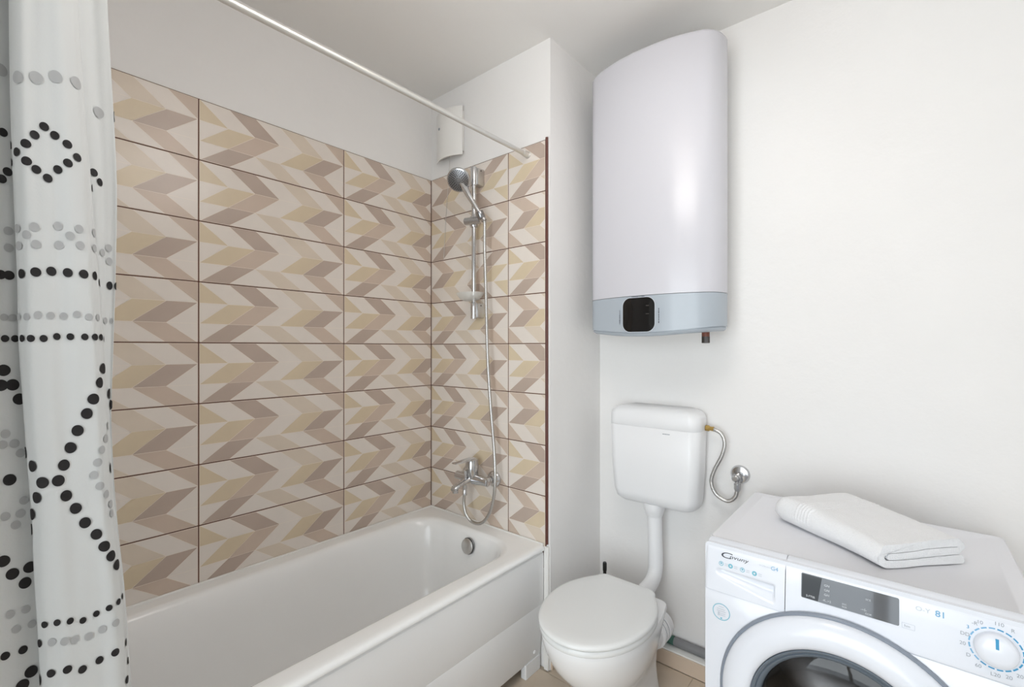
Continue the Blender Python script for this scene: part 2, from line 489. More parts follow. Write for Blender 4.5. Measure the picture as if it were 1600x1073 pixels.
R_.append(rrect(X0 + 0.28, -0.160, -0.556, -0.142, 0.130, RZ - 0.335))
R_.append(rrect(X0 + 0.33, -0.200, -0.520, -0.178, 0.110, RZ - 0.368))
R_.append(rrect(X0 + 0.42, -0.290, -0.440, -0.260, 0.070, RZ - 0.380))
b.loft(R_, False, True)
b.build('basin', 'acrylic', tub, 50)
# front panel: upper and lower boards meeting at a crease
b = MB()
prof = [(-0.664, 0.468), (-0.683, 0.468), (-0.6895, 0.462), (-0.691, 0.45), (-0.691, 0.268), (-0.6895, 0.2645), (-0.6905, 0.261), (-0.673, 0.060), (-0.669, 0.052), (-0.655, 0.052)]
b.loft([[(x, y, z) for y, z in prof] for x in (-1.62, -0.004)], True, True)
pn = b.build('front_panel', 'panel', tub, 30)
b = MB(); b.loft([[(x, y, z) for x, y, z in rrect(-0.098, -0.004, -0.676, -0.650, 0.004, zz)] for zz in (0.001, 0.056)])
b.build('foot', 'panel', tub)
b = MB(); b.loft([[(x, y, z) for x, y, z in rrect(-1.617, -1.52, -0.676, -0.650, 0.004, zz)] for zz in (0.001, 0.056)])
b.build('foot', 'panel', tub)
b = MB(); b.lathe([(0.0075, 0), (0.0075, 0.0025), (0.005, 0.004), (0, 0.0045)], (-0.042, -0.6744, 0.082), (0, -1, 0), 16); b.build('screw_cap', 'plastic', pn)
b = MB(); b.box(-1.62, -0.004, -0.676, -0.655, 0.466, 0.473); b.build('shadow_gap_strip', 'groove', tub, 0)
# overflow
ax = Vector((-1, 0, 0.14)).normalized()
b = MB(); b.lathe([(0.034, -0.004), (0.034, 0.004)], (-0.1085, -0.374, 0.436), ax, 32); ov = b.build('overflow', 'chrome_dark', tub)
b = MB(); b.lathe([(0.031, 0.006), (0.031, 0.012), (0.027, 0.0145), (0, 0.015)], (-0.1085, -0.374, 0.436), ax, 32); b.build('overflow_cap', 'satin', ov)
b = MB(); b.lathe([(0.03, 0), (0.03, 0.002), (0.02, 0.004), (0, 0.004)], (-0.40, -0.35, RZ - 0.380), (0, 0, 1), 24); b.build('drain', 'chrome', tub)
# silicone seals
b = MB()
b.tube([(-1.60, -0.0046, RZ + 0.001), (-0.8, -0.0046, RZ + 0.001), (-0.0046, -0.0046, RZ + 0.001)], 0.0042, 8, 1)
b.tube([(-0.0046, -0.0046, RZ + 0.001), (-0.0046, -0.35, RZ + 0.001), (-0.0046, -0.69, RZ + 0.001)], 0.0042, 8, 1)
b.build('silicone_seal', 'caulk', tub)
# white corner filler between the panel end and the pillar
b = MB(); b.box(-0.003, 0.0075, -0.712, -0.690, 0.0, 0.488, 0.002, 1)
struct(b.build('trim_3', 'caulk', None), 'white filler strip between the bath panel and the pillar', 'trim')

# ------------------------------------------------------------------ mixer tap
tap = thing('bath_mixer', 'chrome bath mixer tap with lever on the tiled shower wall', 'tap', (0, -0.347, 0.705))
zt = 0.706
for y in (-0.425, -0.269):
    b = MB(); b.lathe([(0.036, 0.0), (0.036, 0.004), (0.031, 0.013), (0.020, 0.020), (0.017, 0.024)], (0, y, zt), (-1, 0, 0), 32)
    ro = b.build('rosette', 'chrome', tap)
    b = MB(); b.lathe([(0.0125, 0.022), (0.0125, 0.034), (0.0165, 0.035), (0.0165, 0.046), (0.0125, 0.047)], (0, y, zt), (-1, 0, 0), 20); b.build('union_nut', 'chrome', ro)
b = MB()
b.lathe([(0.012, -0.098), (0.0185, -0.094), (0.0195, -0.06), (0.023, -0.025), (0.024, 0.0), (0.023, 0.025), (0.0195, 0.06), (0.0185, 0.094), (0.012, 0.098)], (-0.060, -0.347, zt), (0, 1, 0), 28)
b.build('valve_body', 'chrome', tap)
b = MB()
def ering(c, hx, hz, n=20): return [(c[0], c[1] + hx * math.cos(2 * math.pi * k / n), c[2] + hz * math.sin(2 * math.pi * k / n)) for k in range(n)]
b.loft([ering((-0.070, -0.345, zt - 0.001), 0.021, 0.017), ering((-0.10, -0.345, zt - 0.004), 0.018, 0.013), ering((-0.14, -0.345, zt - 0.012), 0.017, 0.011), ering((-0.165, -0.345, zt - 0.020), 0.017, 0.011), ering((-0.172, -0.345, zt - 0.024), 0.013, 0.008)])
b.lathe([(0.0125, 0), (0.0125, 0.013)], (-0.156, -0.345, zt - 0.040), (0, 0, 1), 20)
b.build('spout', 'chrome', tap)
b = MB(); b.lathe([(0.0265, 0.008), (0.0290, 0.022), (0.0290, 0.060), (0.0280, 0.066), (0.0270, 0.070), (0.0275, 0.084), (0.018, 0.089), (0, 0.090)], (-0.062, -0.347, zt), (0, 0, 1), 32); b.build('cartridge_housing', 'chrome', tap)
b = MB()
def lv(x, z, hw, ht): return [(x, -0.347 + hw * sx, z + ht * sz) for sx, sz in ((-1, -1), (-0.8, -1), (0.8, -1), (1, -1), (1, 1), (0.8, 1), (-0.8, 1), (-1, 1))]
b.loft([lv(-0.060, zt + 0.086, 0.017, 0.0045), lv(-0.10, zt + 0.086, 0.013, 0.0035), lv(-0.14, zt + 0.083, 0.011, 0.0028), lv(-0.168, zt + 0.085, 0.011, 0.0022)])
b.build('lever', 'chrome', tap, 50)
b = MB(); b.lathe([(0.006, 0), (0.006, 0.018), (0.0095, 0.019), (0.0095, 0.034), (0, 0.036)], (-0.098, -0.345, zt + 0.008), (0, 0, 1), 16); b.build('diverter_knob', 'chrome', tap)
b = MB(); b.lathe([(0.0105, -0.045), (0.0105, -0.016)], (-0.080, -0.322, zt), (0, 0, 1), 20); b.build('hose_outlet', 'chrome', tap)

# ------------------------------------------------------------------ shower rail
rail = thing('shower_rail', 'chrome shower rail with slider and frosted soap dish on the tiled wall', 'shower rail', (0, -0.342, 1.40))
b = MB(); b.lathe([(0.0098, 0), (0.0098, 0.64)], (-0.045, -0.342, 1.415), (0, 0, 1), 20); b.build('bar', 'chrome', rail)
for z0, z1 in ((1.985, 2.066), (1.402, 1.474)):
    b = MB(); b.box(-0.040, -0.0005, -0.363, -0.326, z0 + 0.004, z1 - 0.004, 0.004, 2); bk = b.build('wall_bracket', 'satin', rail)
    b = MB(); b.lathe([(0.0135, 0), (0.0142, 0.003), (0.0142, z1 - z0 - 0.003), (0.0135, z1 - z0)], (-0.045, -0.342, z0), (0, 0, 1), 24); b.build('bracket_sleeve', 'chrome', bk)
    b = MB(); b.lathe([(0.003, 0), (0.003, 0.001)], (-0.022, -0.3632, z1 - 0.014), (0, -1, 0), 10); b.build('set_screw', 'hole', bk)
b = MB()
b.lathe([(0.012, -0.046), (0.0165, -0.042), (0.0165, 0.030), (0.013, 0.034)], (-0.060, -0.358, 1.826), Vector((0.30, -1, 0.0)), 24)
sl = b.build('slider', 'chrome', rail)
b = MB(); b.lathe([(0.0165, -0.022), (0.0175, -0.018), (0.0175, 0.018), (0.0165, 0.022)], (-0.045, -0.342, 1.826), (0, 0, 1), 24); b.build('slider_clamp', 'chrome', sl)
b = MB(); b.lathe([(0.0145, -0.016), (0.017, -0.012), (0.0175, 0.014), (0.0165, 0.017)], (-0.074, -0.412, 1.836), Vector((-0.35, 0.25, 1)), 24); b.build('handset_cradle', 'chrome_dark', sl)
b = MB()
def ov_(rx, ry, z, n=28): return [(-0.072 + rx * math.cos(2 * math.pi * k / n), -0.346 + ry * math.sin(2 * math.pi * k / n), z) for k in range(n)]
b.loft([ov_(0.020, 0.026, 1.478), ov_(0.036, 0.046, 1.484), ov_(0.050, 0.062, 1.502), ov_(0.053, 0.066, 1.512), ov_(0.050, 0.062, 1.512), ov_(0.045, 0.057, 1.503), ov_(0.030, 0.040, 1.491), ov_(0.010, 0.015, 1.489)])
b.build('soap_dish', 'frost', rail)

# ------------------------------------------------------------------ hand shower
hs = thing('hand_shower', 'chrome hand shower with round spray head and metal hose hanging from the slider', 'hand shower', (-0.078, -0.412, 1.80))
hc = Vector((-0.128, -0.334, 1.990))
fn = Vector((-0.72, -0.42, -0.55)).normalized()
b = MB(); b.lathe([(0.0, -0.030), (0.020, -0.029), (0.038, -0.022), (0.049, -0.009), (0.0515, 0.0), (0.050, 0.005), (0.046, 0.0075)], hc, fn, 40, cap0=False); head = b.build('spray_head', 'chrome', hs)
b = MB(); b.lathe([(0.0455, 0.0060), (0.0455, 0.0080), (0.043, 0.0090), (0, 0.0095)], hc, fn, 40); face = b.build('spray_face', 'spray', head)
nz = MB(); t_ = fn.cross(Vector((0, 0, 1))).normalized(); w_ = fn.cross(t_)
for rr, cnt in ((0.040, 30), (0.0345, 26), (0.029, 22), (0.0235, 16), (0.018, 12)):
    for k in range(cnt):
        a = 2 * math.pi * (k + (0.5 if int(rr * 1e4) % 2 else 0)) / cnt
        c = hc + fn * 0.0088 + (t_ * math.cos(a) + w_ * math.sin(a)) * rr
        nz.lathe([(0.0024, 0), (0.0021, 0.0024)], c, fn, 6)
for k in range(14):
    a = 2 * math.pi * k / 14
    nz.lathe([(0.0013, 0), (0.0011, 0.002)], hc + fn * 0.009 + (t_ * math.cos(a) + w_ * math.sin(a)) * 0.010, fn, 6)
nzo = nz.build('spray_nozzles', 'hole', head); nzo['kind'] = 'stuff'
h0 = hc - fn * 0.012 + Vector((0.012, -0.030, -0.030))
hd = (Vector((-0.075, -0.413, 1.838)) - hc)
hp = [hc + hd * 0.10 - fn * 0.016, hc + hd * 0.26 - fn * 0.010, hc + hd * 0.50 - fn * 0.003, hc + hd * 0.76, hc + hd * 1.0, hc + hd * 1.17]
b = MB(); n_ = 5 * 8 + 1
b.tube(hp, [0.016 - 0.005 * min(1, i / 20) + 0.001 * math.sin(i / 6) for i in range(n_)], 16, 8); b.build('handle', 'chrome', hs)
hose = [(-0.066, -0.426, 1.812), (-0.062, -0.424, 1.790), (-0.055, -0.417, 1.693), (-0.05, -0.419, 1.53), (-0.05, -0.430, 1.229), (-0.05, -0.449, 1.013), (-0.05, -0.467, 0.853), (-0.062, -0.484, 0.723), (-0.062, -0.474, 0.642), (-0.065, -0.452, 0.577), (-0.07, -0.412, 0.531), (-0.075, -0.363, 0.525), (-0.08, -0.330, 0.552), (-0.08, -0.316, 0.598), (-0.080, -0.320, 0.640), (-0.080, -0.322, 0.664)]
b = MB(); b.tube(hose, 0.0068, 12, 24, ridges=0.02); b.build('hose', 'braid', hs, 60)
b = MB(); b.lathe([(0.0105, 0), (0.0105, 0.020), (0.008, 0.026)], (-0.080, -0.321, 0.634), (0, 0, 1), 16); b.build('hose_nut', 'chrome', hs)

# ------------------------------------------------------------------ extractor fan
fan = thing('extractor_fan', 'white extractor fan with bowed cover above the tiles in the corner', 'fan', (PL, -0.148, 2.17))
b = MB(); b.box(-0.014, PL, -0.228, -0.068, 2.185, 2.372, 0.004, 2); b.build('fan_body', 'fan', fan)
NY, NZ = 24, 12
def fanp(i, j, off):
    s = -1 + 2 * i / NY; t = -1 + 2 * j / NZ
    y = -0.148 - s * 0.088; z = 2.274 + t * (0.112 + 0.0 * s)
    x = -0.016 - 0.036 * (1 - s * s) * (0.80 + 0.20 * (1 - t * t)) + off
    return (x, y, z)
b = MB(); vs = []; fs = []
for off in (0.0, 0.004):
    for j in range(NZ + 1):
        for i in range(NY + 1): vs.append(fanp(i, j, off))
n1 = (NY + 1) * (NZ + 1)
for j in range(NZ):
    for i in range(NY):
        a = j * (NY + 1) + i
        fs.append((a, a + 1, a + NY + 2, a + NY + 1)); fs.append((a + n1, a + n1 + NY + 1, a + n1 + NY + 2, a + n1 + 1))
bd = [j * 0 + i for i in range(NY + 1)] + [j * (NY + 1) + NY for j in range(1, NZ + 1)] + [NZ * (NY + 1) + i for i in range(NY - 1, -1, -1)] + [j * (NY + 1) for j in range(NZ - 1, 0, -1)]
for k in range(len(bd)):
    a, c = bd[k], bd[(k + 1) % len(bd)]; fs.append((a, c, c + n1, a + n1))
b.add(vs, fs); cov = b.build('fan_cover', 'fan', fan, 40)
b = MB(); b.lathe([(0.006, 0), (0.006, 0.0015)], (-0.0505, -0.118, 2.30), (-1, 0.15, 0), 12); b.build('indicator_dimple', 'print_grey', cov)
for z in (2.31, 2.215):
    b = MB(); b.box(-0.0165, -0.013, -0.2300, -0.2275, z - 0.012, z + 0.012, 0.0008, 1); b.build('cover_clip', 'print_grey', fan)
b = MB(); b.tube([(-0.014, -0.150, 2.19), (-0.0085, -0.140, 2.10), (-0.0035, -0.112, 1.90), (-0.003, -0.096, 1.70)], 0.0011, 6, 6); b.build('pull_cord', 'cord', fan)

# ------------------------------------------------------------------ curtain rod and curtain
rodt = thing('curtain_rod', 'slim white shower curtain rod running across the bath below the ceiling', 'curtain rod', (-0.81, -0.609, 2.062))
b = MB(); b.lathe([(0.0092, 0.0), (0.0092, 1.618)], (-0.003, -0.609, 2.062), (-1, 0, 0), 20); b.build('rod_tube', 'rod', rodt)
for x, d in ((-0.0005, -1), (-1.6245, 1)):
    b = MB(); b.lathe([(0.0145, 0), (0.0145, 0.003), (0.0122, 0.006), (0.0118, 0.030), (0.0100, 0.034)], (x, -0.609, 2.062), (d, 0, 0), 24); b.build('end_cap', 'rod', rodt)

# plan curve of the hanging cloth: heights, fold depths, fold positions, printed dots (u, z, colour, radius)
CUR_Z = [2.0785, 1.9047, 1.731, 1.592, 1.4067, 1.2793, 1.1519, 1.0939, 0.9781, 0.897, 0.8044, 0.6619, 0.538]
CUR_Y = [-0.6, -0.625, -0.6, -0.588, -0.585, -0.612, -0.634, -0.641, -0.637, -0.618, -0.597, -0.586, -0.579, -0.566]
CUR_X = [
    [-1.5417, -1.5038, -1.4744, -1.4459, -1.4256, -1.4363, -1.4262, -1.3972, -1.3632, -1.3503, -1.3558, -1.3294, -1.3038, -1.3077],
    [-1.5417, -1.5038, -1.4744, -1.4459, -1.4225, -1.4334, -1.4232, -1.3941, -1.3599, -1.3469, -1.3524, -1.3253, -1.299, -1.3029],
    [-1.5417, -1.5038, -1.4744, -1.4459, -1.421, -1.4319, -1.4217, -1.3894, -1.3515, -1.3382, -1.3436, -1.317, -1.2913, -1.2951],
    [-1.5417, -1.5038, -1.4744, -1.4459, -1.4179, -1.4289, -1.4188, -1.3838, -1.343, -1.3293, -1.3348, -1.31, -1.2864, -1.2902],
    [-1.5417, -1.5038, -1.4744, -1.4459, -1.4124, -1.4237, -1.4135, -1.3762, -1.3326, -1.3185, -1.324, -1.3053, -1.2883, -1.2922],
    [-1.5417, -1.5038, -1.4744, -1.4459, -1.41, -1.4214, -1.4112, -1.3718, -1.3256, -1.3112, -1.3166, -1.3029, -1.2913, -1.2951],
    [-1.5417, -1.5038, -1.4744, -1.4459, -1.4037, -1.4154, -1.4052, -1.3665, -1.3211, -1.3066, -1.312, -1.3019, -1.2942, -1.2981],
    [-1.5417, -1.5038, -1.4744, -1.4459, -1.4005, -1.4123, -1.4021, -1.3636, -1.3184, -1.3038, -1.3092, -1.3, -1.2932, -1.2971],
    [-1.5417, -1.5038, -1.4744, -1.4459, -1.3941, -1.4061, -1.3959, -1.3578, -1.313, -1.2982, -1.3036, -1.2948, -1.2883, -1.2922],
    [-1.5417, -1.5038, -1.4744, -1.4459, -1.3916, -1.4038, -1.3935, -1.3532, -1.3057, -1.2907, -1.296, -1.288, -1.2824, -1.2863],
    [-1.5417, -1.5038, -1.4744, -1.4459, -1.3876, -1.3999, -1.3896, -1.3477, -1.2984, -1.283, -1.2883, -1.2801, -1.2745, -1.2783],
    [-1.5417, -1.5038, -1.4744, -1.4459, -1.3818, -1.3943, -1.3841, -1.3413, -1.2909, -1.2752, -1.2805, -1.2722, -1.2664, -1.2703],
    [-1.5417, -1.5038, -1.4744, -1.4459, -1.3785, -1.3912, -1.3809, -1.3375, -1.2862, -1.2703, -1.2755, -1.2671, -1.2613, -1.2652],
]
CUR_DOTS = [
    (3.15, 1.755, 1, 0.0112), (5.925, 1.7329, 1, 0.0112), (6.65, 1.7403, 1, 0.0112), (7.3, 1.7513, 1, 0.0112), (8.075, 1.755, 1, 0.0112), (11.1, 1.7329, 1, 0.0112),
    (12.3, 1.7366, 1, 0.0112), (6.85, 1.6594, 0, 0.0079), (7.175, 1.6483, 0, 0.0079), (7.525, 1.6373, 0, 0.0079), (7.825, 1.6189, 0, 0.0079), (7.5, 1.6042, 0, 0.0079),
    (7.2, 1.5895, 0, 0.0079), (6.875, 1.5711, 0, 0.0079), (6.525, 1.5822, 0, 0.0079), (6.2, 1.5932, 0, 0.0079), (5.75, 1.6079, 0, 0.0079), (6.2, 1.6226, 0, 0.0079),
    (6.525, 1.641, 0, 0.0079), (3.225, 1.6483, 0, 0.0079), (5.0, 1.6226, 0, 0.0079), (5.025, 1.5932, 0, 0.0079), (3.375, 1.5822, 0, 0.0079), (3.175, 1.5675, 0, 0.0079),
    (10.6, 1.6116, 0, 0.0079), (10.9, 1.5969, 0, 0.0079), (9.025, 1.5748, 0, 0.0079), (5.55, 1.4792, 1, 0.0078), (6.375, 1.4829, 1, 0.0078), (6.075, 1.4682, 1, 0.0078),
    (5.625, 1.4498, 1, 0.0078), (6.4, 1.4535, 1, 0.0078), (7.1, 1.4902, 1, 0.0078), (7.7, 1.4902, 1, 0.0078), (7.425, 1.4755, 1, 0.0078), (7.1, 1.4572, 1, 0.0078),
    (7.7, 1.4608, 1, 0.0078), (8.6, 1.4902, 1, 0.0078), (8.475, 1.4608, 1, 0.0078), (11.35, 1.4719, 1, 0.0078), (10.875, 1.4608, 1, 0.0078), (11.375, 1.4461, 1, 0.0078),
    (3.375, 1.4792, 1, 0.0078), (3.375, 1.4498, 1, 0.0078), (3.125, 1.402, 0, 0.0085), (3.375, 1.402, 0, 0.0085), (5.75, 1.402, 0, 0.0085), (6.35, 1.4057, 0, 0.0085),
    (6.825, 1.4094, 0, 0.0085), (7.3, 1.4094, 0, 0.0085), (7.75, 1.4094, 0, 0.0085), (8.3, 1.4094, 0, 0.0085), (9.025, 1.3983, 0, 0.0085), (11.4, 1.3983, 0, 0.0085),
    (12.1, 1.3983, 0, 0.0085), (3.225, 1.3285, 1, 0.0066), (3.475, 1.3285, 1, 0.0066), (5.425, 1.3285, 1, 0.0066), (5.975, 1.3285, 1, 0.0066), (6.375, 1.3321, 1, 0.0066),
    (6.75, 1.3321, 1, 0.0066), (7.125, 1.3321, 1, 0.0066), (7.475, 1.3358, 1, 0.0066), (7.825, 1.3321, 1, 0.0066), (8.25, 1.3321, 1, 0.0066), (10.925, 1.3285, 1, 0.0066),
    (11.6, 1.3285, 1, 0.0066), (3.25, 1.2917, 0, 0.0065), (3.525, 1.2917, 0, 0.0065), (5.7, 1.2917, 0, 0.0065), (6.125, 1.2917, 0, 0.0065), (6.525, 1.2917, 0, 0.0065),
    (6.9, 1.2954, 0, 0.0065), (7.275, 1.2954, 0, 0.0065), (7.65, 1.2954, 0, 0.0065), (8.0, 1.2954, 0, 0.0065), (8.425, 1.2954, 0, 0.0065), (9.025, 1.2917, 0, 0.0065),
    (12.55, 1.2954, 0, 0.0065), (8.475, 1.2366, 0, 0.0105), (8.125, 1.2108, 0, 0.0105), (7.825, 1.1814, 0, 0.0105), (7.6, 1.1557, 0, 0.0105), (7.325, 1.1263, 0, 0.0105),
    (7.1, 1.0968, 0, 0.0105), (6.875, 1.0674, 0, 0.0105), (6.675, 1.0417, 0, 0.0105), (6.875, 1.0123, 0, 0.0105), (7.125, 0.9865, 0, 0.0105), (7.35, 0.9571, 0, 0.0105),
    (7.625, 0.9314, 0, 0.0105), (7.825, 0.9057, 0, 0.0105), (8.05, 0.8836, 0, 0.0105), (8.35, 0.8615, 0, 0.0105), (6.175, 1.0417, 0, 0.0105), (5.775, 1.0711, 0, 0.0105),
    (4.95, 1.0932, 0, 0.0105), (5.875, 1.016, 0, 0.0105), (5.4, 0.9865, 0, 0.0105), (4.975, 0.9571, 0, 0.0105), (3.2, 1.2366, 0, 0.0105), (3.425, 1.2108, 0, 0.0105),
    (3.575, 1.1851, 0, 0.0105), (3.125, 1.2108, 0, 0.0105), (3.3, 1.0454, 0, 0.0105), (3.15, 0.9057, 0, 0.0105), (3.325, 0.8799, 0, 0.0105), (3.55, 0.8579, 0, 0.0105),
    (3.65, 0.8836, 0, 0.0105), (11.35, 1.1851, 0, 0.0105), (11.7, 1.163, 0, 0.0105), (9.0, 1.0454, 0, 0.0105), (3.225, 1.1263, 1, 0.0079), (3.425, 1.1079, 1, 0.0079),
    (3.55, 1.0895, 1, 0.0079), (3.15, 1.1079, 1, 0.0079), (3.575, 1.0049, 1, 0.0079), (3.5, 0.9829, 1, 0.0079), (3.2, 0.9829, 1, 0.0079), (3.4, 0.9645, 1, 0.0079),
    (8.875, 1.1263, 1, 0.0079), (8.4, 1.1042, 1, 0.0079), (8.05, 1.0858, 1, 0.0079), (7.85, 1.0638, 1, 0.0079), (7.7, 1.0417, 1, 0.0079), (7.875, 1.0196, 1, 0.0079),
    (8.15, 1.0013, 1, 0.0079), (8.45, 0.9792, 1, 0.0079), (8.475, 0.9608, 1, 0.0079), (5.925, 0.7917, 0, 0.0062), (6.375, 0.7917, 0, 0.0062), (6.725, 0.788, 0, 0.0062),
    (7.075, 0.7807, 0, 0.0062), (7.425, 0.7843, 0, 0.0062), (7.775, 0.788, 0, 0.0062), (8.175, 0.7917, 0, 0.0062), (8.6, 0.7954, 0, 0.0062), (3.275, 0.8101, 1, 0.0074),
    (3.55, 0.8101, 1, 0.0074), (3.375, 0.7807, 1, 0.0074), (3.65, 0.7807, 1, 0.0074), (6.175, 0.7586, 1, 0.0074), (6.55, 0.7549, 1, 0.0074), (6.825, 0.7512, 1, 0.0074),
    (7.2, 0.7476, 1, 0.0074), (7.55, 0.7512, 1, 0.0074), (7.975, 0.7549, 1, 0.0074), (5.5, 0.7586, 0, 0.0076), (3.475, 0.7402, 0, 0.0076), (3.175, 0.7402, 0, 0.0076),
    (6.075, 0.7034, 0, 0.0076), (6.575, 0.7034, 0, 0.0076), (6.975, 0.6924, 0, 0.0076), (7.425, 0.6961, 0, 0.0076), (7.875, 0.6998, 0, 0.0076), (8.625, 0.7034, 0, 0.0076),
    (8.875, 0.663, 0, 0.0076), (8.425, 0.6336, 0, 0.0076), (3.6, 0.6961, 0, 0.011), (3.45, 0.6777, 0, 0.011), (5.15, 0.6924, 0, 0.011),
]
cur = thing('shower_curtain', 'white shower curtain printed with black and grey dots hanging from the rod', 'curtain', (-1.42, -0.605, 0.52))
def cur_row(z):
    n = len(CUR_Z)
    if z >= CUR_Z[0]: t = 0.0
    elif z <= CUR_Z[-1]: t = n - 1.0
    else:
        for i in range(n - 1):
            if CUR_Z[i] >= z >= CUR_Z[i + 1]:
                t = i + (CUR_Z[i] - z) / (CUR_Z[i] - CUR_Z[i + 1]); break
    return [cat1([CUR_X[r][k] for r in range(n)], t) for k in range(len(CUR_Y))]
_cr = {}
def cur_pt(u, z):
    k = round(z, 5)
    if k not in _cr: _cr[k] = cur_row(z)
    return Vector((cat1(_cr[k], u), cat1(CUR_Y, u) + 0.0022 * math.sin(u * 4.3 + z * 2.1) + 0.0006 * math.sin(u * 9.7 - z * 3.0), z))
NU, NZc = 260, 90
ZT, ZB = 2.040, 0.515
b = MB(); vs = []; fs = []
for j in range(NZc + 1):
    z = ZT + (ZB - ZT) * j / NZc
    for i in range(NU + 1): vs.append(cur_pt(13 * i / NU, z))
for j in range(NZc):
    for i in range(NU):
        a = j * (NU + 1) + i; fs.append((a, a + 1, a + NU + 2, a + NU + 1))
b.add(vs, fs); clo = b.build('cloth', 'cloth', cur, 80)
# the printed rows go on along the gathered part of the cloth
more_dots = []
for z0, c0, r0, sp in ((1.700, 1, .0112, .034), (1.395, 0, .0085, .024), (1.330, 1, .0066, .018), (1.297, 0, .0065, .020), (1.455, 1, .0078, .030), (0.88, 1, .0074, .026), (0.82, 0, .0076, .026)):
    u_ = 0.15
    while u_ < 2.75:
        more_dots.append((u_, z0, c0, r0)); u_ += sp / max(0.01, (cur_pt(u_ + 0.01, z0) - cur_pt(u_, z0)).length / 0.01)
for k in range(9):
    for s in (-1, 1): more_dots.append((1.35 + s * abs(k - 4) * 0.28, 1.155 - 0.026 * (k - 4), 0, .0095))
for u, z, c, r in CUR_DOTS + more_dots:
    b = MB(); e = 0.004
    du = (cur_pt(min(u + e, 13), z) - cur_pt(max(u - e, 0), z)).length / (2 * e)
    n = 22; vs = []; fs = []
    for rr in (0.0, 0.34, 0.67, 1.0):
        for k in range(n if rr > 0 else 1):
            a = 2 * math.pi * k / n
            uu = min(max(u + rr * r * 0.78 * math.cos(a) / max(du, 0.024), 0.02), 12.98); zz = z + rr * r * 0.96 * math.sin(a)
            p = cur_pt(uu, zz); h = 0.004
            tu = cur_pt(uu + h, zz) - cur_pt(uu - h, zz); tz = cur_pt(uu, zz + h) - cur_pt(uu, zz - h)
            nn = tu.cross(tz).normalized()
            vs.append(p + nn * 0.0013)
    for k in range(n): fs.append((0, 1 + k, 1 + (k + 1) % n))
    for q in range(2):
        for k in range(n):
            a0 = 1 + q * n; fs.append((a0 + k, a0 + n + k, a0 + n + (k + 1) % n, a0 + (k + 1) % n))
    b.add(vs, fs)
    b.build('printed_dot', 'dot_grey' if c else 'dot_black', clo, 80)
for k in range(5):
    u = 0.6 + k * 2.9
    p = cur_pt(u, ZT)
    b = MB(); n = 24
    b.tube([(p.x, -0.609 + 0.022 * math.cos(2 * math.pi * i / n), 2.052 + 0.026 * math.sin(2 * math.pi * i / n)) for i in range(n + 1)], 0.0022, 8, 1); b.build('curtain_ring', 'plastic', cur)

# ------------------------------------------------------------------ water heater
heat = thing('water_heater', 'tall white wall-mounted water heater with grey lower band and black display', 'water heater', (XB, -1.041, 1.335))
HYC = -1.041
HP = [(0, .125), (.055, .127), (.11, .133), (.16, .1445), (.20, .158), (.226, .172), (.244, .192), (.255, .215), (.261, .245), (.262, .262)]
def half(sub=5):
    out = []
    for i in range(len(HP) - 1):
        for k in range(sub): out.append((cat1([p[0] for p in HP], i + k / sub), cat1([p[1] for p in HP], i + k / sub)))
    out.append(HP[-1]); return out
HH = half()
def hfront(y):
    d = abs(y - HYC)
    for i in range(len(HH) - 1):
        if HH[i][0] <= d <= HH[i + 1][0] + 1e-9:
            t = (d - HH[i][0]) / max(1e-9, HH[i + 1][0] - HH[i][0]); return HH[i][1] + t * (HH[i + 1][1] - HH[i][1])
    return HH[-1][1]
def hring(z, ins=0.0, dip=0.0, back=0.262):
    P = []
    for dy, x in ([(-d, x) for d, x in HH[::-1]] + HH[1:]):
        s = 1 - ins / 0.262
        P.append((min(back, x + ins * 0.9), HYC - dy * s, z - dip * max(0, 1 - (dy / 0.262) ** 2) * max(0, min(1, (0.262 - x) / 0.137))))
    return P
b = MB(); b.loft([hring(1.4685), hring(2.366), hring(2.376, 0.004), hring(2.382, 0.010), hring(2.385, 0.020)]); b.build('front_shell', 'heater', heat, 50)
b = MB(); b.loft([hring(1.335, 0.012, 0.018), hring(1.3395, 0.006, 0.018), hring(1.347, 0.003, 0.018), hring(1.3475, 0.0055, 0.018), hring(1.3495, 0.0055, 0.018), hring(1.350, 0.001, 0.018), hring(1.4665), hring(1.4675, 0.002)]); band = b.build('lower_band', 'heater_grey', heat, 50)
b = MB(); b.loft([rrect(0.258, XB - 0.002, -1.268, -0.80, 0.02, z) for z in (1.345, 2.378)]); b.build('rear_casing', 'heater_back', heat, 40)
def hdecal(y0, z0, w, h, r, off, m, name, parent, frame=None):
    ring = rrect(-w / 2, w / 2, -h / 2, h / 2, r, 0)
    b = MB(); n = len(ring); vs = []; fs = []
    fr = (0.0, 0.35, 0.7, 1.0)
    for f in fr:
        for x, y, _ in (ring if f > 0 else ring[:1]):
            yy = y0 - x * f; vs.append((hfront(yy) - off, yy, z0 + y * f))
    for k in range(n): fs.append((0, 1 + k, 1 + (k + 1) % n))
    for q in range(2):
        for k in range(n): a0 = 1 + q * n; fs.append((a0 + k, a0 + n + k, a0 + n + (k + 1) % n, a0 + (k + 1) % n))
    b.add(vs, fs); return b.build(name, m, parent, 60)
hdecal(-1.030, 1.3975, 0.132, 0.132, 0.033, 0.0008, 'heater_edge', 'display_bezel', band)
disp = hdecal(-1.030, 1.3975, 0.126, 0.126, 0.030, 0.0018, 'black_glass', 'display', heat)
random.seed(11)
b = MB()
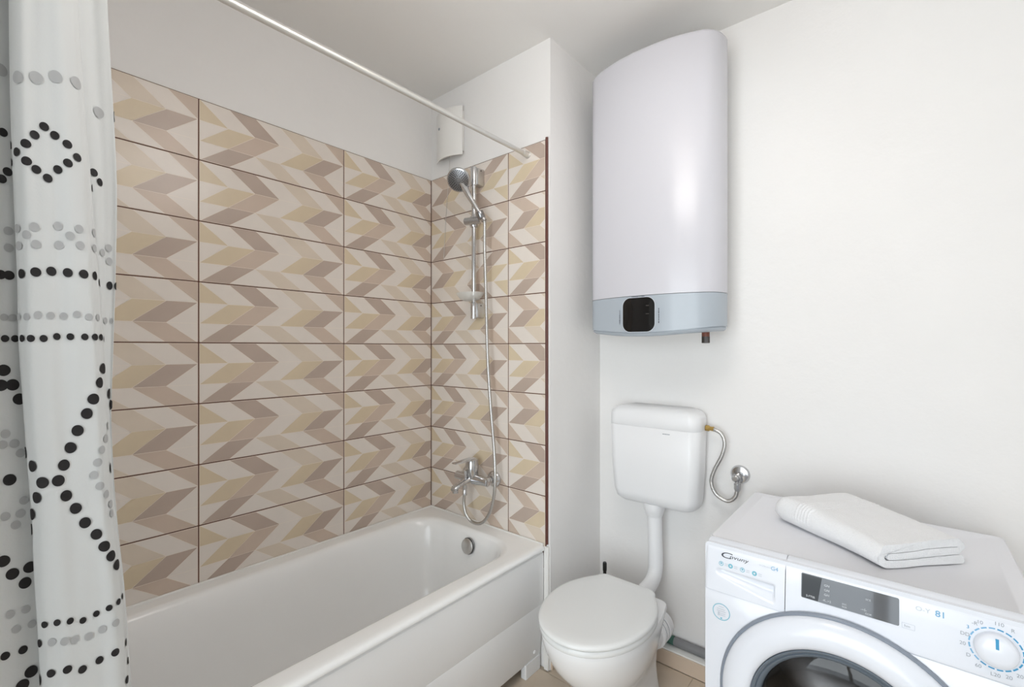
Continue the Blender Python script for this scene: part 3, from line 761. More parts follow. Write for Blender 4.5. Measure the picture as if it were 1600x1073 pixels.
def strip(b, y0, z0, length, vert, hgt):
    p = 0
    while p < length:
        w = random.uniform(0.0022, 0.0052); w = min(w, length - p)
        h = hgt * random.uniform(0.6, 1.0)
        if vert: q = [(y0 - h / 2, z0 - p), (y0 + h / 2, z0 - p), (y0 + h / 2, z0 - p - w), (y0 - h / 2, z0 - p - w)]
        else: q = [(y0 - p, z0 - h / 2), (y0 - p - w, z0 - h / 2), (y0 - p - w, z0 + h / 2), (y0 - p, z0 + h / 2)]
        b.add([(hfront(y) - 0.0012, y, z) for y, z in q], [(0, 1, 2, 3)])
        p += w + 0.0014
strip(b, -1.004, 1.4645, 0.050, False, 0.003)
b.build('lettering', 'print_dark', band, 0)['kind'] = 'stuff'
for y in (-0.953, -1.1075):
    b = MB(); strip(b, y, 1.418, 0.055, True, 0.0035); b.build('lettering', 'print_dark', band, 0)['kind'] = 'stuff'
for z in (1.428, 1.398):
    b = MB(); b.add([(hfront(y) - 0.0024, y, zz) for y, zz in ((-1.060, z), (-1.072, z), (-1.072, z + 0.003), (-1.060, z + 0.003))], [(0, 1, 2, 3)])
    b.build('display_icon', 'gunmetal', disp, 0)
b = MB(); b.lathe([(0.020, 0.0), (0.020, -0.008), (0.0135, -0.009), (0.0135, -0.030)], (0.25, -1.232, 1.345), (0, 0, 1), 20); vs_ = b.build('outlet_stub', 'copper', heat)
b = MB(); b.lathe([(0.0145, -0.029), (0.0145, -0.052), (0.012, -0.053)], (0.25, -1.232, 1.345), (0, 0, 1), 8); b.build('outlet_nut', 'gunmetal', vs_)
b = MB(); b.lathe([(0.022, 0.006), (0.022, -0.006)], (0.215, -1.195, 1.345), (0, 0, 1), 20); b.build('bottom_plug', 'heater_grey', heat)

# ------------------------------------------------------------------ cistern
cis = thing('toilet_cistern', 'white plastic wall-hung cistern with its flush pipe above the toilet', 'cistern', (XB, -1.012, 0.635))
CY = -1.012
def cring(z, hw, xf, r, xb=XB - 0.001, n=8, crown=0.0):
    P = []
    base = rrect(xf, xb, CY - hw, CY + hw, r, z, n)
    for x, y, zz in base:
        t = (xb - x) / (xb - xf)
        bow = 0.014 * (1 - ((y - CY) / hw) ** 2) * max(0, t)
        P.append((x - bow, y, zz + crown * (1 - ((y - CY) / hw) ** 2)))
    return P
b = MB()
b.loft([cring(0.640, 0.130, 0.325, 0.028, crown=-0.004), cring(0.645, 0.152, 0.302, 0.034, crown=-0.004), cring(0.657, 0.166, 0.288, 0.036, crown=-0.003), cring(0.69, 0.174, 0.281, 0.036), cring(0.80, 0.181, 0.275, 0.036), cring(0.9575, 0.1855, 0.272, 0.036), cring(0.9582, 0.185, 0.2725, 0.036)])
cb = b.build('tank', 'plastic', cis, 50)
b = MB()
b.loft([cring(0.9586, 0.1855, 0.2718, 0.036), cring(0.9596, 0.186, 0.2710, 0.036), cring(1.004, 0.185, 0.272, 0.037), cring(1.017, 0.181, 0.277, 0.037, crown=0.006), cring(1.026, 0.171, 0.288, 0.034, crown=0.012), cring(1.031, 0.150, 0.305, 0.03, crown=0.016)])
b.build('lid', 'plastic', cis, 50)
random.seed(3)
b = MB(); p = 0
for w in (0.004, 0.003, 0.004, 0.003, 0.004, 0.003):
    y = -1.068 - p; x = 0.2655
    xx = lambda yy: 0.272 - 0.014 * (1 - ((yy - CY) / 0.186) ** 2) - 0.0012
    b.add([(xx(y), y, 0.940), (xx(y - w), y - w, 0.940), (xx(y - w), y - w, 0.9435), (xx(y), y, 0.9435)], [(0, 1, 2, 3)]); p += w + 0.0012
b.build('lettering', 'print_grey', cb, 0)['kind'] = 'stuff'
b = MB(); b.lathe([(0.042, 0.648), (0.042, 0.622), (0.037, 0.614), (0.034, 0.600), (0.031, 0.594)], (0.325, -1.006, 0), (0, 0, 1), 28); b.build('pipe_collar', 'plastic', cis)
b = MB(); b.tube([(0.325, -1.007, 0.62), (0.325, -1.010, 0.52), (0.325, -1.012, 0.43), (0.318, -1.013, 0.375), (0.290, -1.010, 0.338), (0.240, -1.004, 0.322), (0.150, -0.998, 0.316)], 0.0285, 24, 10); b.build('flush_pipe', 'plastic', cis, 60)

# ------------------------------------------------------------------ angle valve with hose
val = thing('angle_valve', 'chrome angle valve on the wall with braided hose to the cistern', 'valve', (XB, -1.311, 0.80))
b = MB(); b.lathe([(0.034, 0.0), (0.034, 0.003), (0.029, 0.010), (0.016, 0.014)], (XB - 0.0005, -1.311, 0.80), (-1, 0, 0), 32); b.build('rosette', 'chrome', val)
b = MB(); b.lathe([(0.011, 0.010), (0.011, 0.040), (0.0145, 0.041), (0.0145, 0.058), (0.010, 0.062)], (XB, -1.311, 0.798), (-1, 0, 0), 20); vb = b.build('valve_body', 'chrome', val)
b = MB(); b.lathe([(0.009, -0.03), (0.009, 0.0)], (XB - 0.043, -1.311, 0.794), (0, 0, 1), 16); b.build('valve_outlet', 'chrome', val)
b = MB(); b.lathe([(0.0105, 0.058), (0.0125, 0.062), (0.0125, 0.072), (0.008, 0.076)], (XB, -1.311, 0.798), (-1, 0, 0), 10); b.build('valve_handle', 'chrome', vb)
b = MB(); b.lathe([(0.012, 0), (0.012, 0.018), (0.0085, 0.026)], (XB - 0.043, -1.311, 0.772), (0, 0, -1), 8); b.build('hose_nut', 'chrome', val)
vh = [(.357, -1.222, .9655), (.355, -1.238, .962), (.355, -1.257, .950), (.355, -1.268, .916), (.355, -1.257, .868), (.355, -1.231, .811), (.355, -1.220, .763), (.355, -1.237, .721), (.355, -1.276, .703), (.356, -1.303, .722), (.357, -1.311, .752)]
b = MB(); b.tube(vh, 0.0072, 12, 16, ridges=0.02); b.build('hose', 'braid', val, 60)
b = MB(); b.lathe([(0.0115, 0.0), (0.0115, 0.012), (0.008, 0.016), (0.009, 0.030)], (0.357, -1.1985, 0.967), (0, -1, -0.05), 8); b.build('brass_union', 'brass', val)

# ------------------------------------------------------------------ toilet
wc = thing('toilet', 'white ceramic toilet with its lid closed beside the bathtub', 'toilet', (0.0, -0.995, 0))
TY = -0.995
def wring(z, xf, xb, hw, hb, xm=None, n=40, cr=0.03):
    """plan outline: round front at xf, widest hw, back edge at xb with half width hb"""
    xm = xf + (xb - xf) * 0.55 if xm is None else xm
    right = []
    for k in range(n + 1):
        a = math.pi / 2 * k / n
        right.append((xm - (xm - xf) * math.cos(a), hw * math.sin(a) ** 0.96))
    m = 14
    xe = xb - cr
    for k in range(1, m + 1):
        t = k / m; x = xm + (xe - xm) * t
        right.append((x, hw - (hw - hb) * t ** 2.0))
    for k in range(1, 9):
        a = math.pi / 2 * k / 8
        right.append((xe + cr * math.sin(a), hb - cr * 0.9 * (1 - math.cos(a)) - 0.004 * k / 8))
    right.append((xb, 0.0))
    P = [(x, TY - h, z) for x, h in right] + [(x, TY + h, z) for x, h in right[-2:0:-1]]
    return P
b = MB()
b.loft([wring(.3895, -.330, .112, .174, .112, -.095), wring(.3895, -.337, .114, .179, .114, -.095), wring(.393, -.3405, .116, .181, .116, -.095), wring(.399, -.340, .116, .1805, .116, -.095), wring(.4035, -.336, .114, .177, .113, -.095), wring(.4058, -.327, .108, .168, .105, -.095), wring(.4068, -.29, .08, .135, .08, -.095)])
b.build('lid', 'seat', wc, 50)
b = MB()
b.loft([wring(.368, -.325, .105, .170, .112, -.095), wring(.3685, -.334, .110, .177, .118, -.095), wring(.371, -.3365, .112, .179, .12, -.095), wring(.382, -.3365, .112, .179, .12, -.095), wring(.3865, -.333, .110, .176, .118, -.095), wring(.3870, -.32, .10, .166, .11, -.095)])
b.build('seat', 'seat', wc, 50)
b = MB()
b.loft([wring(0.0, -.20, .20, .108, .095, -.02), wring(.012, -.20, .20, .108, .095, -.02), wring(.05, -.185, .20, .098, .088, -.02), wring(.10, -.175, .195, .092, .085, -.03), wring(.15, -.195, .19, .105, .09, -.04), wring(.20, -.240, .18, .130, .10, -.06), wring(.25, -.285, .165, .155, .115, -.07), wring(.30, -.315, .15, .168, .13, -.08), wring(.335, -.327, .142, .173, .142, -.09), wring(.358, -.331, .14, .175, .148, -.09), wring(.366, -.328, .138, .172, .146, -.09), wring(.367, -.31, .13, .16, .135, -.09)])
b.build('bowl', 'ceramic', wc, 50)
for s in (-1, 1):
    b = MB(); b.lathe([(0.009, 0.367), (0.009, 0.388), (0.007, 0.391), (0, 0.392)], (0.122, TY + s * 0.07, 0), (0, 0, 1), 16); b.build('hinge', 'plastic', wc)
b = MB(); b.lathe([(0.050, 0.0), (0.050, 0.04), (0.058, 0.045), (0.058, 0.06), (0.052, 0.065), (0.058, 0.07), (0.058, 0.085), (0.052, 0.09), (0.058, 0.095), (0.058, 0.112), (0.054, 0.118), (0.054, 0.138)], (0.195, -1.030, 0.165), (1, 0, 0), 32); b.build('waste_connector', 'plastic', wc)
b = MB()
for h in (0.066, 0.091): b.lathe([(0.0535, h - 0.003), (0.0572, h - 0.001), (0.0535, h + 0.002)], (0.195, -1.030, 0.165), (1, 0, 0), 32)
b.build('connector_rings', 'print_grey', wc)

# toilet brush standing in the corner behind the toilet
br = thing('toilet_brush', 'thin black toilet brush handle behind the toilet in the corner', 'toilet brush', (0.290, -0.800, 0))
b = MB(); b.lathe([(0.042, 0.001), (0.046, 0.01), (0.046, 0.115), (0.043, 0.115), (0.042, 0.02), (0, 0.02)], (0.290, -0.800, 0), (0, 0, 1), 28); b.build('holder', 'black', br)
b = MB(); b.lathe([(0.007, 0.02), (0.007, 0.315), (0.0085, 0.32), (0.0085, 0.350), (0.007, 0.354)], (0.290, -0.800, 0), (0, 0, 1), 14); b.build('handle', 'black', br)

# grey pipe lying on the ledge
pp = thing('floor_pipe', 'grey pipe with a green sleeve lying on the white ledge between toilet and washing machine', 'pipe', (0.38, -1.4, 0.064))
b = MB(); b.lathe([(0.0165, 0), (0.0165, 1.2)], (0.381, -1.062, 0.0815), (0, -1, 0), 18); b.build('pipe', 'pipe_grey', pp)
b = MB(); b.lathe([(0.0172, 0), (0.0172, 0.06)], (0.381, -1.008, 0.0818), (0, -1, 0), 18); b.build('sleeve', 'pipe_green', pp)

# ------------------------------------------------------------------ washing machine
wm = thing('washing_machine', 'white front-loading washing machine with round door and control panel', 'washing machine', (0.05, -1.68, 0))
WY0, WY1, WZ = -1.984, -1.376, 0.767
WF, WBK = -0.213, 0.318
# open-fronted casing
b = MB()
def casing(x, ins=0.0): return [(x, y, z) for y, z in [(p[0], p[1]) for p in rrect(WY0 + ins, WY1 - ins, 0.012 + ins, WZ - 0.004 - ins, 0.010, 0)]]
b.loft([casing(WF + 0.004, 0.02), casing(WF + 0.004), casing(WBK - 0.006), casing(WBK, 0.006)], False, True)
b.build('casing', 'washer', wm, 40)
for x in (-0.16, 0.27):
    for y in (WY0 + 0.06, WY1 - 0.06):
        b = MB(); b.lathe([(0.022, 0), (0.022, 0.008), (0.012, 0.009), (0.012, 0.014)], (x, y, 0.0005), (0, 0, 1), 16); b.build('foot', 'rubber', wm)
# worktop with raised border
b = MB()
b.loft([rrect(-0.176, WBK, WY0, WY1, 0.014, WZ - 0.016, 6), rrect(-0.176, WBK, WY0, WY1, 0.014, WZ - 0.005, 6), rrect(-0.176, WBK - 0.003, WY0 + 0.004, WY1 - 0.004, 0.013, WZ, 6), rrect(-0.174, WBK - 0.026, WY0 + 0.030, WY1 - 0.030, 0.008, WZ, 6), rrect(-0.172, WBK - 0.028, WY0 + 0.032, WY1 - 0.032, 0.007, WZ - 0.0016, 6)])
b.build('worktop', 'washer_top', wm, 40)
# control fascia: tilted face curving over into the top
TILT = 0.11
def px(z): return -0.2225 + (z - 0.645) * TILT
fprof = [(-0.200, 0.6455), (px(0.6455) + 0.002, 0.6455), (px(0.648), 0.648)] + [(px(z), z) for z in (0.66, 0.68, 0.70, 0.72, 0.748)]
for k in range(1, 11):
    a = math.radians(90 * k / 10)
    fprof.append((px(0.748) + 0.0335 - 0.0335 * math.cos(a) + 0.0005, 0.748 + (WZ - 0.748) * math.sin(a)))
fprof += [(-0.176, WZ - 0.016)]
def fascia(y0, y1, rnd0, rnd1):
    b = MB(); rings = []
    cols = []
    if rnd0: cols += [(y0, 0.010), (y0 - 0.001, 0.0055), (y0 - 0.004, 0.0018), (y0 - 0.010, 0.0)]
    else: cols += [(y0, 0.0008), (y0 - 0.0008, 0.0)]
    if rnd1: cols += [(y1 + 0.010, 0.0), (y1 + 0.004, 0.0018), (y1 + 0.001, 0.0055), (y1, 0.010)]
    else: cols += [(y1 + 0.0008, 0.0), (y1, 0.0008)]
    for y, ins in cols:
        rings.append([(min(x + ins, max(x, -0.176)), y, z - (ins * 0.6 if z > 0.751 else 0)) for x, z in fprof])
    b.loft(rings); return b
fas = fascia(-1.5627, WY0, False, True).build('control_panel', 'washer', wm, 40)
# detergent drawer front with scooped grip, as a height field over the same profile
b = MB(); vs = []; fs = []
ny, prof2 = 64, []
zz_ = [0.6455 + (0.748 - 0.6455) * k / 44 for k in range(45)]
prof2 = [(px(z), z) for z in zz_] + fprof[8:-1] + [fprof[-1]]
yl, yr = WY1, -1.5616
for i in range(ny + 1):
    y = yl + (yr - yl) * i / ny
    edge = max(0, 1 - (yl - y) / 0.010); ins = 0.010 * (1 - math.sqrt(max(0, 1 - edge * edge)))
    for x, z in prof2:
        d = 0.0
        # grip: lower edge slants from upper left to lower right
        a = (y - (-1.405)) / (-1.541 + 1.405)
        if 0 < a < 1 and z < 0.74:
            top = 0.7035; bot = 0.690 - 0.034 * min(1, a / 0.94) ** 0.85
            h = (z - bot) / (top - bot)
            if 0 < h < 1:
                sm = lambda t: max(0, min(1, t)) ** 2 * (3 - 2 * max(0, min(1, t)))
                d = 0.0145 * sm(a / 0.10) * sm((1 - a) / 0.035) * sm(h / 0.55) * sm((1 - h) / 0.25) * (0.55 + 0.45 * a)
        vs.append((min(x + ins + d, max(x, -0.176)), y, z - (ins * 0.6 if z > 0.751 else 0)))
nn_ = len(prof2)
for i in range(ny):
    for k in range(nn_ - 1):
        a = i * nn_ + k; fs.append((a, a + 1, a + nn_ + 1, a + nn_))
b.add(vs, fs); drw = b.build('detergent_drawer', 'washer', wm, 60)
# lower front plate with the door opening
DC = (-1.672, 0.42)
b = MB(); n = 64
rect = []
ry0, ry1, rz0, rz1 = WY0 + 0.0015, WY1 - 0.0015, 0.014, 0.6453
for k in range(n):
    a = 2 * math.pi * k / n; cx, cz = math.cos(a), math.sin(a)
    t = min(((ry1 - DC[0]) / cx if cx > 1e-6 else 9), ((ry0 - DC[0]) / cx if cx < -1e-6 else 9), ((rz1 - DC[1]) / cz if cz > 1e-6 else 9), ((rz0 - DC[1]) / cz if cz < -1e-6 else 9))
    rect.append((DC[0] + cx * t, DC[1] + cz * t))
for y, z in ((ry1, rz1), (ry0, rz1), (ry0, rz0), (ry1, rz0)):
    k = min(range(n), key=lambda q: (rect[q][0] - y) ** 2 + (rect[q][1] - z) ** 2); rect[k] = (y, z)
XF = -0.2215
def sh(P, f): return [((DC[0] + (y - DC[0]) * 1.0 - (0.004 * f if y < -1.68 else -0.004 * f) * (-1 if 0 else 1)), z) for y, z in P]
rings = []
rings.append([(XF + 0.016, y, z) for y, z in rect])
rings.append([(XF + 0.005, y, z) for y, z in rect])
rings.append([(XF + 0.0012, DC[0] + (y - DC[0]) * 0.9945, DC[1] + (z - DC[1]) * 0.9985) for y, z in rect])
rings.append([(XF, DC[0] + (y - DC[0]) * 0.984, DC[1] + (z - DC[1]) * 0.992) for y, z in rect])
rings.append([(XF, DC[0] + 0.205 * math.cos(2 * math.pi * k / n), DC[1] + 0.205 * math.sin(2 * math.pi * k / n)) for k in range(n)])
rings.append([(XF + 0.03, DC[0] + 0.20 * math.cos(2 * math.pi * k / n), DC[1] + 0.20 * math.sin(2 * math.pi * k / n)) for k in range(n)])
b.loft(rings, False, False); b.build('front_plate', 'washer', wm, 40)
# door
O = (XF, DC[0], DC[1]); AX = (-1, 0, 0)
b = MB(); b.lathe([(0.2475, 0.0005), (0.2535, 0.0005), (0.2545, 0.004), (0.2535, 0.008), (0.2495, 0.010), (0.2475, 0.009)], O, AX, 96, cap0=False, cap1=False); b.build('door_rim', 'door_grey', wm, 50)
b = MB(); b.lathe([(0.2475, 0.003), (0.2470, 0.011), (0.2440, 0.018), (0.236, 0.0265), (0.222, 0.033), (0.205, 0.0355), (0.192, 0.034), (0.1835, 0.029), (0.181, 0.022), (0.181, 0.004)], O, AX, 96, cap0=False, cap1=False); dr = b.build('door', 'washer', wm, 60)
b = MB(); b.lathe([(0.1805, 0.006), (0.1805, 0.0262), (0.1785, 0.0275), (0.174, 0.0255), (0.1725, 0.0225), (0.1705, 0.0250), (0.1675, 0.0240), (0.165, 0.0195), (0.163, 0.0185), (0.160, 0.012), (0.158, 0.004)], O, AX, 96, cap0=False, cap1=False); b.build('glass_surround', 'door_dark', dr, 50)
b = MB(); b.lathe([(0.160, 0.012), (0.150, 0.016), (0.12, 0.020), (0.08, 0.0235), (0.04, 0.0255), (0.0, 0.026)], O, AX, 64, cap0=False); b.build('door_glass', 'door_glass', dr, 60)
b = MB(); b.lathe([(0.198, -0.004), (0.175, -0.012), (0.168, -0.020), (0.172, -0.03), (0.160, -0.045), (0.158, -0.05)], O, AX, 64, cap0=False, cap1=False); b.build('gasket', 'rubber', wm, 60)
b = MB(); b.lathe([(0.158, -0.050), (0.215, -0.056), (0.225, -0.07), (0.225, -0.36), (0.20, -0.385), (0.10, -0.40), (0.0, -0.40)], O, AX, 64, cap0=False); dm = b.build('drum', 'drum', wm, 40)
for k in range(3):
    a = math.radians(40 + 120 * k); c = (DC[0] + 0.205 * math.cos(a), DC[1] + 0.205 * math.sin(a))
    b = MB(); b.tube([(XF + 0.08, c[0], c[1]), (XF + 0.2, c[0], c[1]), (XF + 0.33, c[0], c[1])], 0.026, 10, 1); b.build('drum_paddle', 'drum', dm)
# display window
fr_n = Vector((-1, 0, TILT)).normalized()
def pan(y, z, off=0.0006):
    return (px(z) + fr_n.x * off, y, z + fr_n.z * off)
def flat(poly, off, name, m, parent, thick=0.0):
    b = MB(); n = len(poly)
    if thick:
        b.loft([[pan(y, z, 0.0) for y, z in poly], [pan(y, z, off) for y, z in poly]], False, True)
    else: b.add([pan(y, z, off) for y, z in poly], [tuple(range(n))])
    return b.build(name, m, parent, 0)
def rr2(y0, y1, z0, z1, r): return [(p[0], p[1]) for p in rrect(y0, y1, z0, z1, r, 0, 5)]
ds = flat(rr2(-1.7705, -1.595, 0.6935, 0.7485, 0.003), 0.0014, 'display', 'display_lit', fas, 1)
flat([(-1.5965, 0.6945), (-1.628, 0.6945), (-1.635, 0.747), (-1.5965, 0.747)], 0.0017, 'display_logo_field', 'black_glass', ds)
def dtxt(body, y, z, size, m, parent, name='lettering', off=0.0021, **k):
    return text_mesh(body, size, lambda a, c: pan(y - a, z + c, off), name, m, parent, **k)
dtxt('S-FTSS', -1.605, 0.6985, 0.0062, 'print_white', ds)
for z in (0.7315, 0.7215, 0.7115): dtxt('GN', -1.6395, z, 0.0066, 'print_white', ds)
dtxt('-K:.>2', -1.6365, 0.699, 0.0066, 'print_white', ds)
dtxt('SDC', -1.673, 0.7035, 0.0045, 'print_white', ds); dtxt('SCR', -1.673, 0.6975, 0.005, 'print_white', ds)
dtxt('SCE', -1.7145, 0.7265, 0.0055, 'print_white', ds); dtxt('-+S-', -1.706, 0.7035, 0.0065, 'print_white', ds); dtxt('OOK', -1.714, 0.6975, 0.005, 'print_white', ds)
# lettering on fascia
dtxt('C', -1.4135, 0.7330, 0.0205, 'print_dark', drw, off=0.0006, stretch=2.0, shear=0.15)
dtxt('nvuny', -1.4365, 0.7350, 0.0128, 'print_dark', drw, off=0.0006, stretch=1.45, shear=0.2, bold=0.0)
def disc(y, z, r, m, parent, hole=0.0, n=24, name='icon', off=0.0006, fn=None):
    fn = fn or pan
    b = MB()
    if hole: b.loft([[fn(y + q * math.cos(2 * math.pi * k / n), z + q * math.sin(2 * math.pi * k / n), off) for k in range(n)] for q in (hole, r)], False, False)
    else: b.add([fn(y + r * math.cos(2 * math.pi * k / n), z + r * math.sin(2 * math.pi * k / n), off) for k in range(n)], [tuple(range(n))])
    return b.build(name, m, parent, 0)
for i, (y, z, full) in enumerate(((-1.4175, 0.7165, 0), (-1.4400, 0.7162, 1), (-1.4680, 0.7155, 0), (-1.4955, 0.7150, 1))):
    disc(y, z, 0.0056, 'print_blue', drw, 0.0 if full else 0.0043)
    if full: disc(y, z, 0.0022, 'print_white', drw, 0.0, off=0.0010)
    else: disc(y, z + 0.0008, 0.0022, 'print_blue', drw)
    for kk in (0.0012, -0.0028):
        b = MB(); b.add([pan(y - 0.0085, z + kk), pan(y - 0.0165, z + kk), pan(y - 0.0165, z + kk + 0.0014), pan(y - 0.0085, z + kk + 0.0014)], [(0, 1, 2, 3)]); b.build('caption', 'print_pale', drw, 0)
dtxt('W20mmx', -1.5050, 0.7370, 0.0056, 'print_pale', drw, off=0.0006, stretch=1.15)
dtxt('G4', -1.5310, 0.7345, 0.0130, 'print_blue3', drw, off=0.0006)
dtxt('O-Y', -1.7960, 0.7350, 0.012, 'print_pale', fas, off=0.0006, stretch=1.1)
dtxt('81', -1.8260, 0.7335, 0.0165, 'print_blue3', fas, off=0.0006, bold=0.0002)
b = MB(); b.loft([[pan(y, z) for y, z in rr2(-1.7955, -1.7745, 0.6925, 0.7035, 0.001)], [pan(y, z) for y, z in rr2(-1.7948, -1.7752, 0.6932, 0.7028, 0.001)]], False, False); b.build('label_outline', 'print_pale', fas, 0)
dtxt('hm', -1.7785, 0.6955, 0.0075, 'print_grey', fas, off=0.0006)
# round sticker on the front plate
def fpl(y, z, off=0.0006): return (XF - off, y, z)
st = disc(-1.4195, 0.5945, 0.0212, 'print_blue', wm, 0.0194, 40, 'round_sticker', fn=fpl)
for i, (a0, w, z) in enumerate(((-0.006, 0.012, 0.6065), (-0.011, 0.020, 0.6005), (-0.011, 0.022, 0.5955), (-0.004, 0.014, 0.5900), (-0.004, 0.014, 0.5855))):
    b = MB(); b.add([fpl(-1.4195 - a0, z), fpl(-1.4195 - a0 - w, z), fpl(-1.4195 - a0 - w, z + 0.0016), fpl(-1.4195 - a0, z + 0.0016)], [(0, 1, 2, 3)]); b.build('sticker_line', 'print_pale', st, 0)
b = MB(); b.add([fpl(-1.4110, 0.584), fpl(-1.4155, 0.584), fpl(-1.4155, 0.5935), fpl(-1.4110, 0.5935)], [(0, 1, 2, 3)]); b.build('sticker_figure', 'print_pale', st, 0)
b = MB(); b.add([fpl(-1.4175, 0.5765), fpl(-1.4215, 0.5765), fpl(-1.4215, 0.5805), fpl(-1.4175, 0.5805)], [(0, 1, 2, 3)]); b.build('sticker_mark', 'print_blue', st, 0)
# programme knob
KY, KZ = -1.911, 0.7040
ko = pan(KY, KZ, 0.0)
b = MB(); b.lathe([(0.0305, 0.0003), (0.0305, 0.007), (0.0295, 0.013), (0.0265, 0.0165), (0.018, 0.019), (0.0, 0.020)], ko, fr_n, 56); kn = b.build('programme_knob', 'washer', wm, 50)
def kpt(a, c, h): return tuple(Vector(ko) + Vector((0, -1, 0)) * a + Vector((TILT, 0, 1)).normalized() * c + fr_n * h)
b = MB()
pl = [(-0.0022, 0.006), (0.0022, 0.006), (0.0022, 0.017), (0.0022, 0.024), (-0.0022, 0.024), (-0.0022, 0.017)]
hh = lambda c: 0.0203 if c < 0.01 else (0.0203 - (c - 0.01) * 0.13 if c < 0.02 else 0.0190)
b.loft([[kpt(a, c, hh(c) - 0.003) for a, c in pl], [kpt(a, c, hh(c) + 0.0006) for a, c in pl]], True, True); b.build('pointer', 'print_blue2', kn, 0)
for k in range(20):
    a0 = 2 * math.pi * k / 20 + 0.06; a1 = a0 + 0.235
    b = MB(); m_ = 6
    b.loft([[pan(KY - q * math.sin(a0 + (a1 - a0) * t / m_), KZ + q * math.cos(a0 + (a1 - a0) * t / m_), 0.0006) for t in range(m_ + 1)] for q in (0.0352, 0.0376)], False, False, closed=False)
    b.build('dial_dash', 'print_blue3' if 12 <= k <= 19 else 'print_blue2', fas, 0)
nums = [(-28, '10'), (2, '110'), (28, 'R'), (58, '70'), (90, '-'), (140, '20'), (160, '20'), (185, 'L20'), (212, '60'), (237, 'D'), (262, '20'), (285, 'DD'), (305, '3'), (322, '-R')]
for deg, tx in nums:
    a = math.radians(deg); q = 0.0465
    dtxt(tx, KY - q * math.sin(a) + (0.0025 if len(tx) > 1 else 0.0012) * 1.6, KZ + q * math.cos(a) - 0.003, 0.0092, 'print_blue2' if tx == '3' else 'print_grey', fas, off=0.0006)

# ------------------------------------------------------------------ folded towel on the machine
tw = thing('folded_towel', 'white terry towel folded into three layers on top of the washing machine', 'towel', (0.05, -1.69, WZ))
A = Vector((0.070, -1.478)); B = Vector((-0.128, -1.728)); C_ = Vector((0.045, -1.890))
dAB = (A - B).normalized(); LAB = (A - B).length
dBC = (C_ - B).normalized(); WBC = (C_ - B).length
th = 0.0165
# centre line of the folded sheet in the (w, h) plane seen at the near end
cl = []
def arc(cx, cz, r, a0, a1, n=10):
    return [(cx + r * math.cos(math.radians(a0 + (a1 - a0) * k / n)), cz + r * math.sin(math.radians(a0 + (a1 - a0) * k / n))) for k in range(n + 1)]
h1, h2, h3 = th * 0.5, th * 1.52, th * 2.55
Wd = WBC
cl += [(Wd - 0.012 - (Wd - 0.06) * k / 22, h1) for k in range(23)]
cl += arc(0.030, (h1 + h3) / 2, (h3 - h1) / 2, 270, 90, 14)[1:]
cl += [(0.030 + (Wd - 0.045 - 0.030) * k / 24, h3) for k in range(1, 25)]
cl += arc(Wd - 0.022, (h2 + h3) / 2, (h3 - h2) / 2, 90, -90, 10)[0:]
cl += [(Wd - 0.03 - (Wd - 0.03 - 0.034) * k / 22, h2) for k in range(0, 23)]
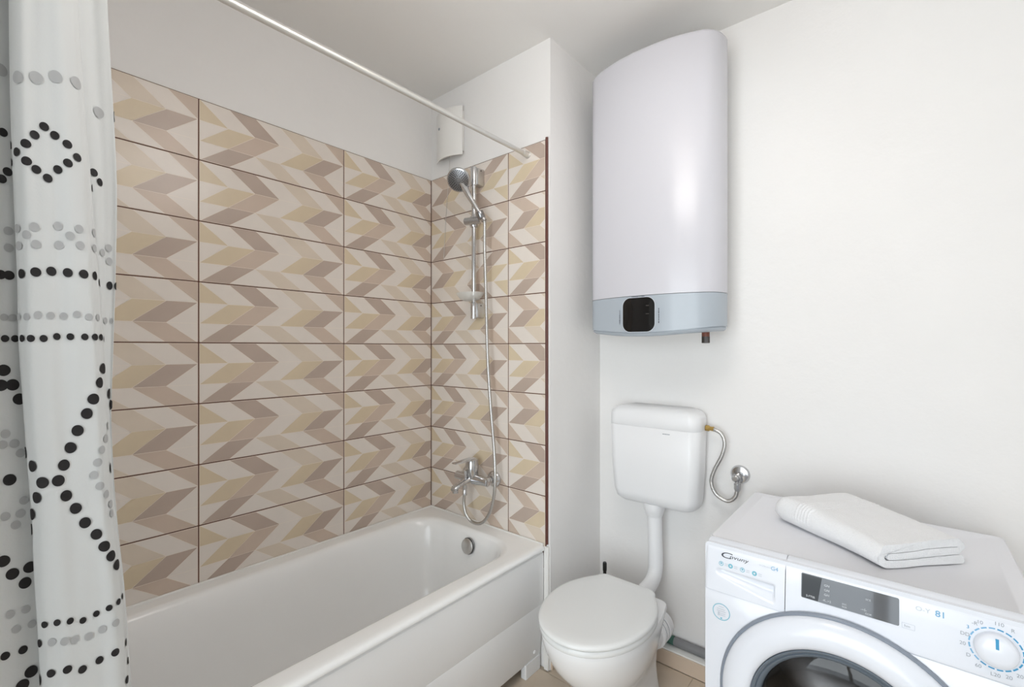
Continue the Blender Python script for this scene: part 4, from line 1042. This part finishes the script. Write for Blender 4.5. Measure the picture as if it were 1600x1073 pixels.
# outline: offset both sides
def offs(P, d):
    out = []
    for i in range(len(P)):
        a, c = P[max(i - 1, 0)], P[min(i + 1, len(P) - 1)]
        tx, tz = c[0] - a[0], c[1] - a[1]; L = math.hypot(tx, tz) or 1
        out.append((P[i][0] - tz / L * d, P[i][1] + tx / L * d))
    return out
tk = th * 0.47
o1, o2 = offs(cl, tk), offs(cl, -tk)
def endcap(p, q, a, n=5):
    cx, cz = (p[0] + q[0]) / 2, (p[1] + q[1]) / 2; r = math.hypot(p[0] - q[0], p[1] - q[1]) / 2
    s = math.atan2(p[1] - cz, p[0] - cx)
    return [(cx + r * math.cos(s + a * math.pi * k / (n + 1)), cz + r * math.sin(s + a * math.pi * k / (n + 1))) for k in range(1, n + 1)]
outline = o1 + endcap(o1[-1], o2[-1], -1) + o2[::-1] + endcap(o2[0], o1[0], -1)
random.seed(8)
from mathutils import noise as mn
rings = []; NS = 130
for i in range(NS + 1):
    t = i / NS; s = t * LAB
    ring = []
    e = min(s, LAB - s)
    er = 0.034
    rnd = math.sqrt(max(0, 1 - (1 - (LAB - s) / er) ** 2)) if LAB - s < er else 1.0
    rnd = 0.12 + 0.88 * rnd
    for w, h in outline:
        hn = h / (th * 3)
        ww = w; hh2 = h * (1.0 + 0.16 * math.sin(math.pi * w / Wd) * 0.0)
        # soft sag towards the far end, plump fold on the long edges
        hh2 *= 1.06 + 0.42 * t ** 1.4 + 0.10 * (w / Wd) + 0.10 * math.sin(math.pi * t)
        n3 = mn.noise(Vector((w * 26, s * 20, h * 60)))
        n4 = mn.noise(Vector((w * 9 + 5, s * 7, h * 10 + 3)))
        hh2 += 0.0017 * n3 * min(1, hn * 2) + 0.0030 * n4 * hn
        ww += 0.0022 * mn.noise(Vector((s * 14, h * 70, 2.0))) + 0.006 * mn.noise(Vector((s * 5, 1.0, 4.0)))
        if hn > 0.72:    # woven border ridges
            for c0 in (0.196, 0.2055, 0.215, 0.2245, 0.234):
                hh2 += 0.0018 * math.exp(-((s - c0) / 0.0026) ** 2) - 0.0006 * math.exp(-((s - c0 - 0.004) / 0.0018) ** 2)
        if w < 0.03 and hn > 0.25:
            for c0 in (0.196, 0.2055, 0.215, 0.2245, 0.234): ww -= 0.0018 * math.exp(-((s - c0) / 0.0022) ** 2)
        cxz = 0.5
        ww = Wd / 2 + (ww - Wd / 2) * (0.90 + 0.10 * rnd)
        p = B + dAB * (s + (0.010 * mn.noise(Vector((w * 8, h * 40, 7.0))) if i in (0, NS) else 0.0)) + dBC * ww
        hz = th * 1.2 + (hh2 - th * 1.2) * rnd
        ring.append((p.x, p.y, WZ + 0.0002 + max(0.0003, hz)))
    rings.append(ring)
b = MB(); b.loft(rings, True, True)
b.build('towel_cloth', 'towel', tw, 60)
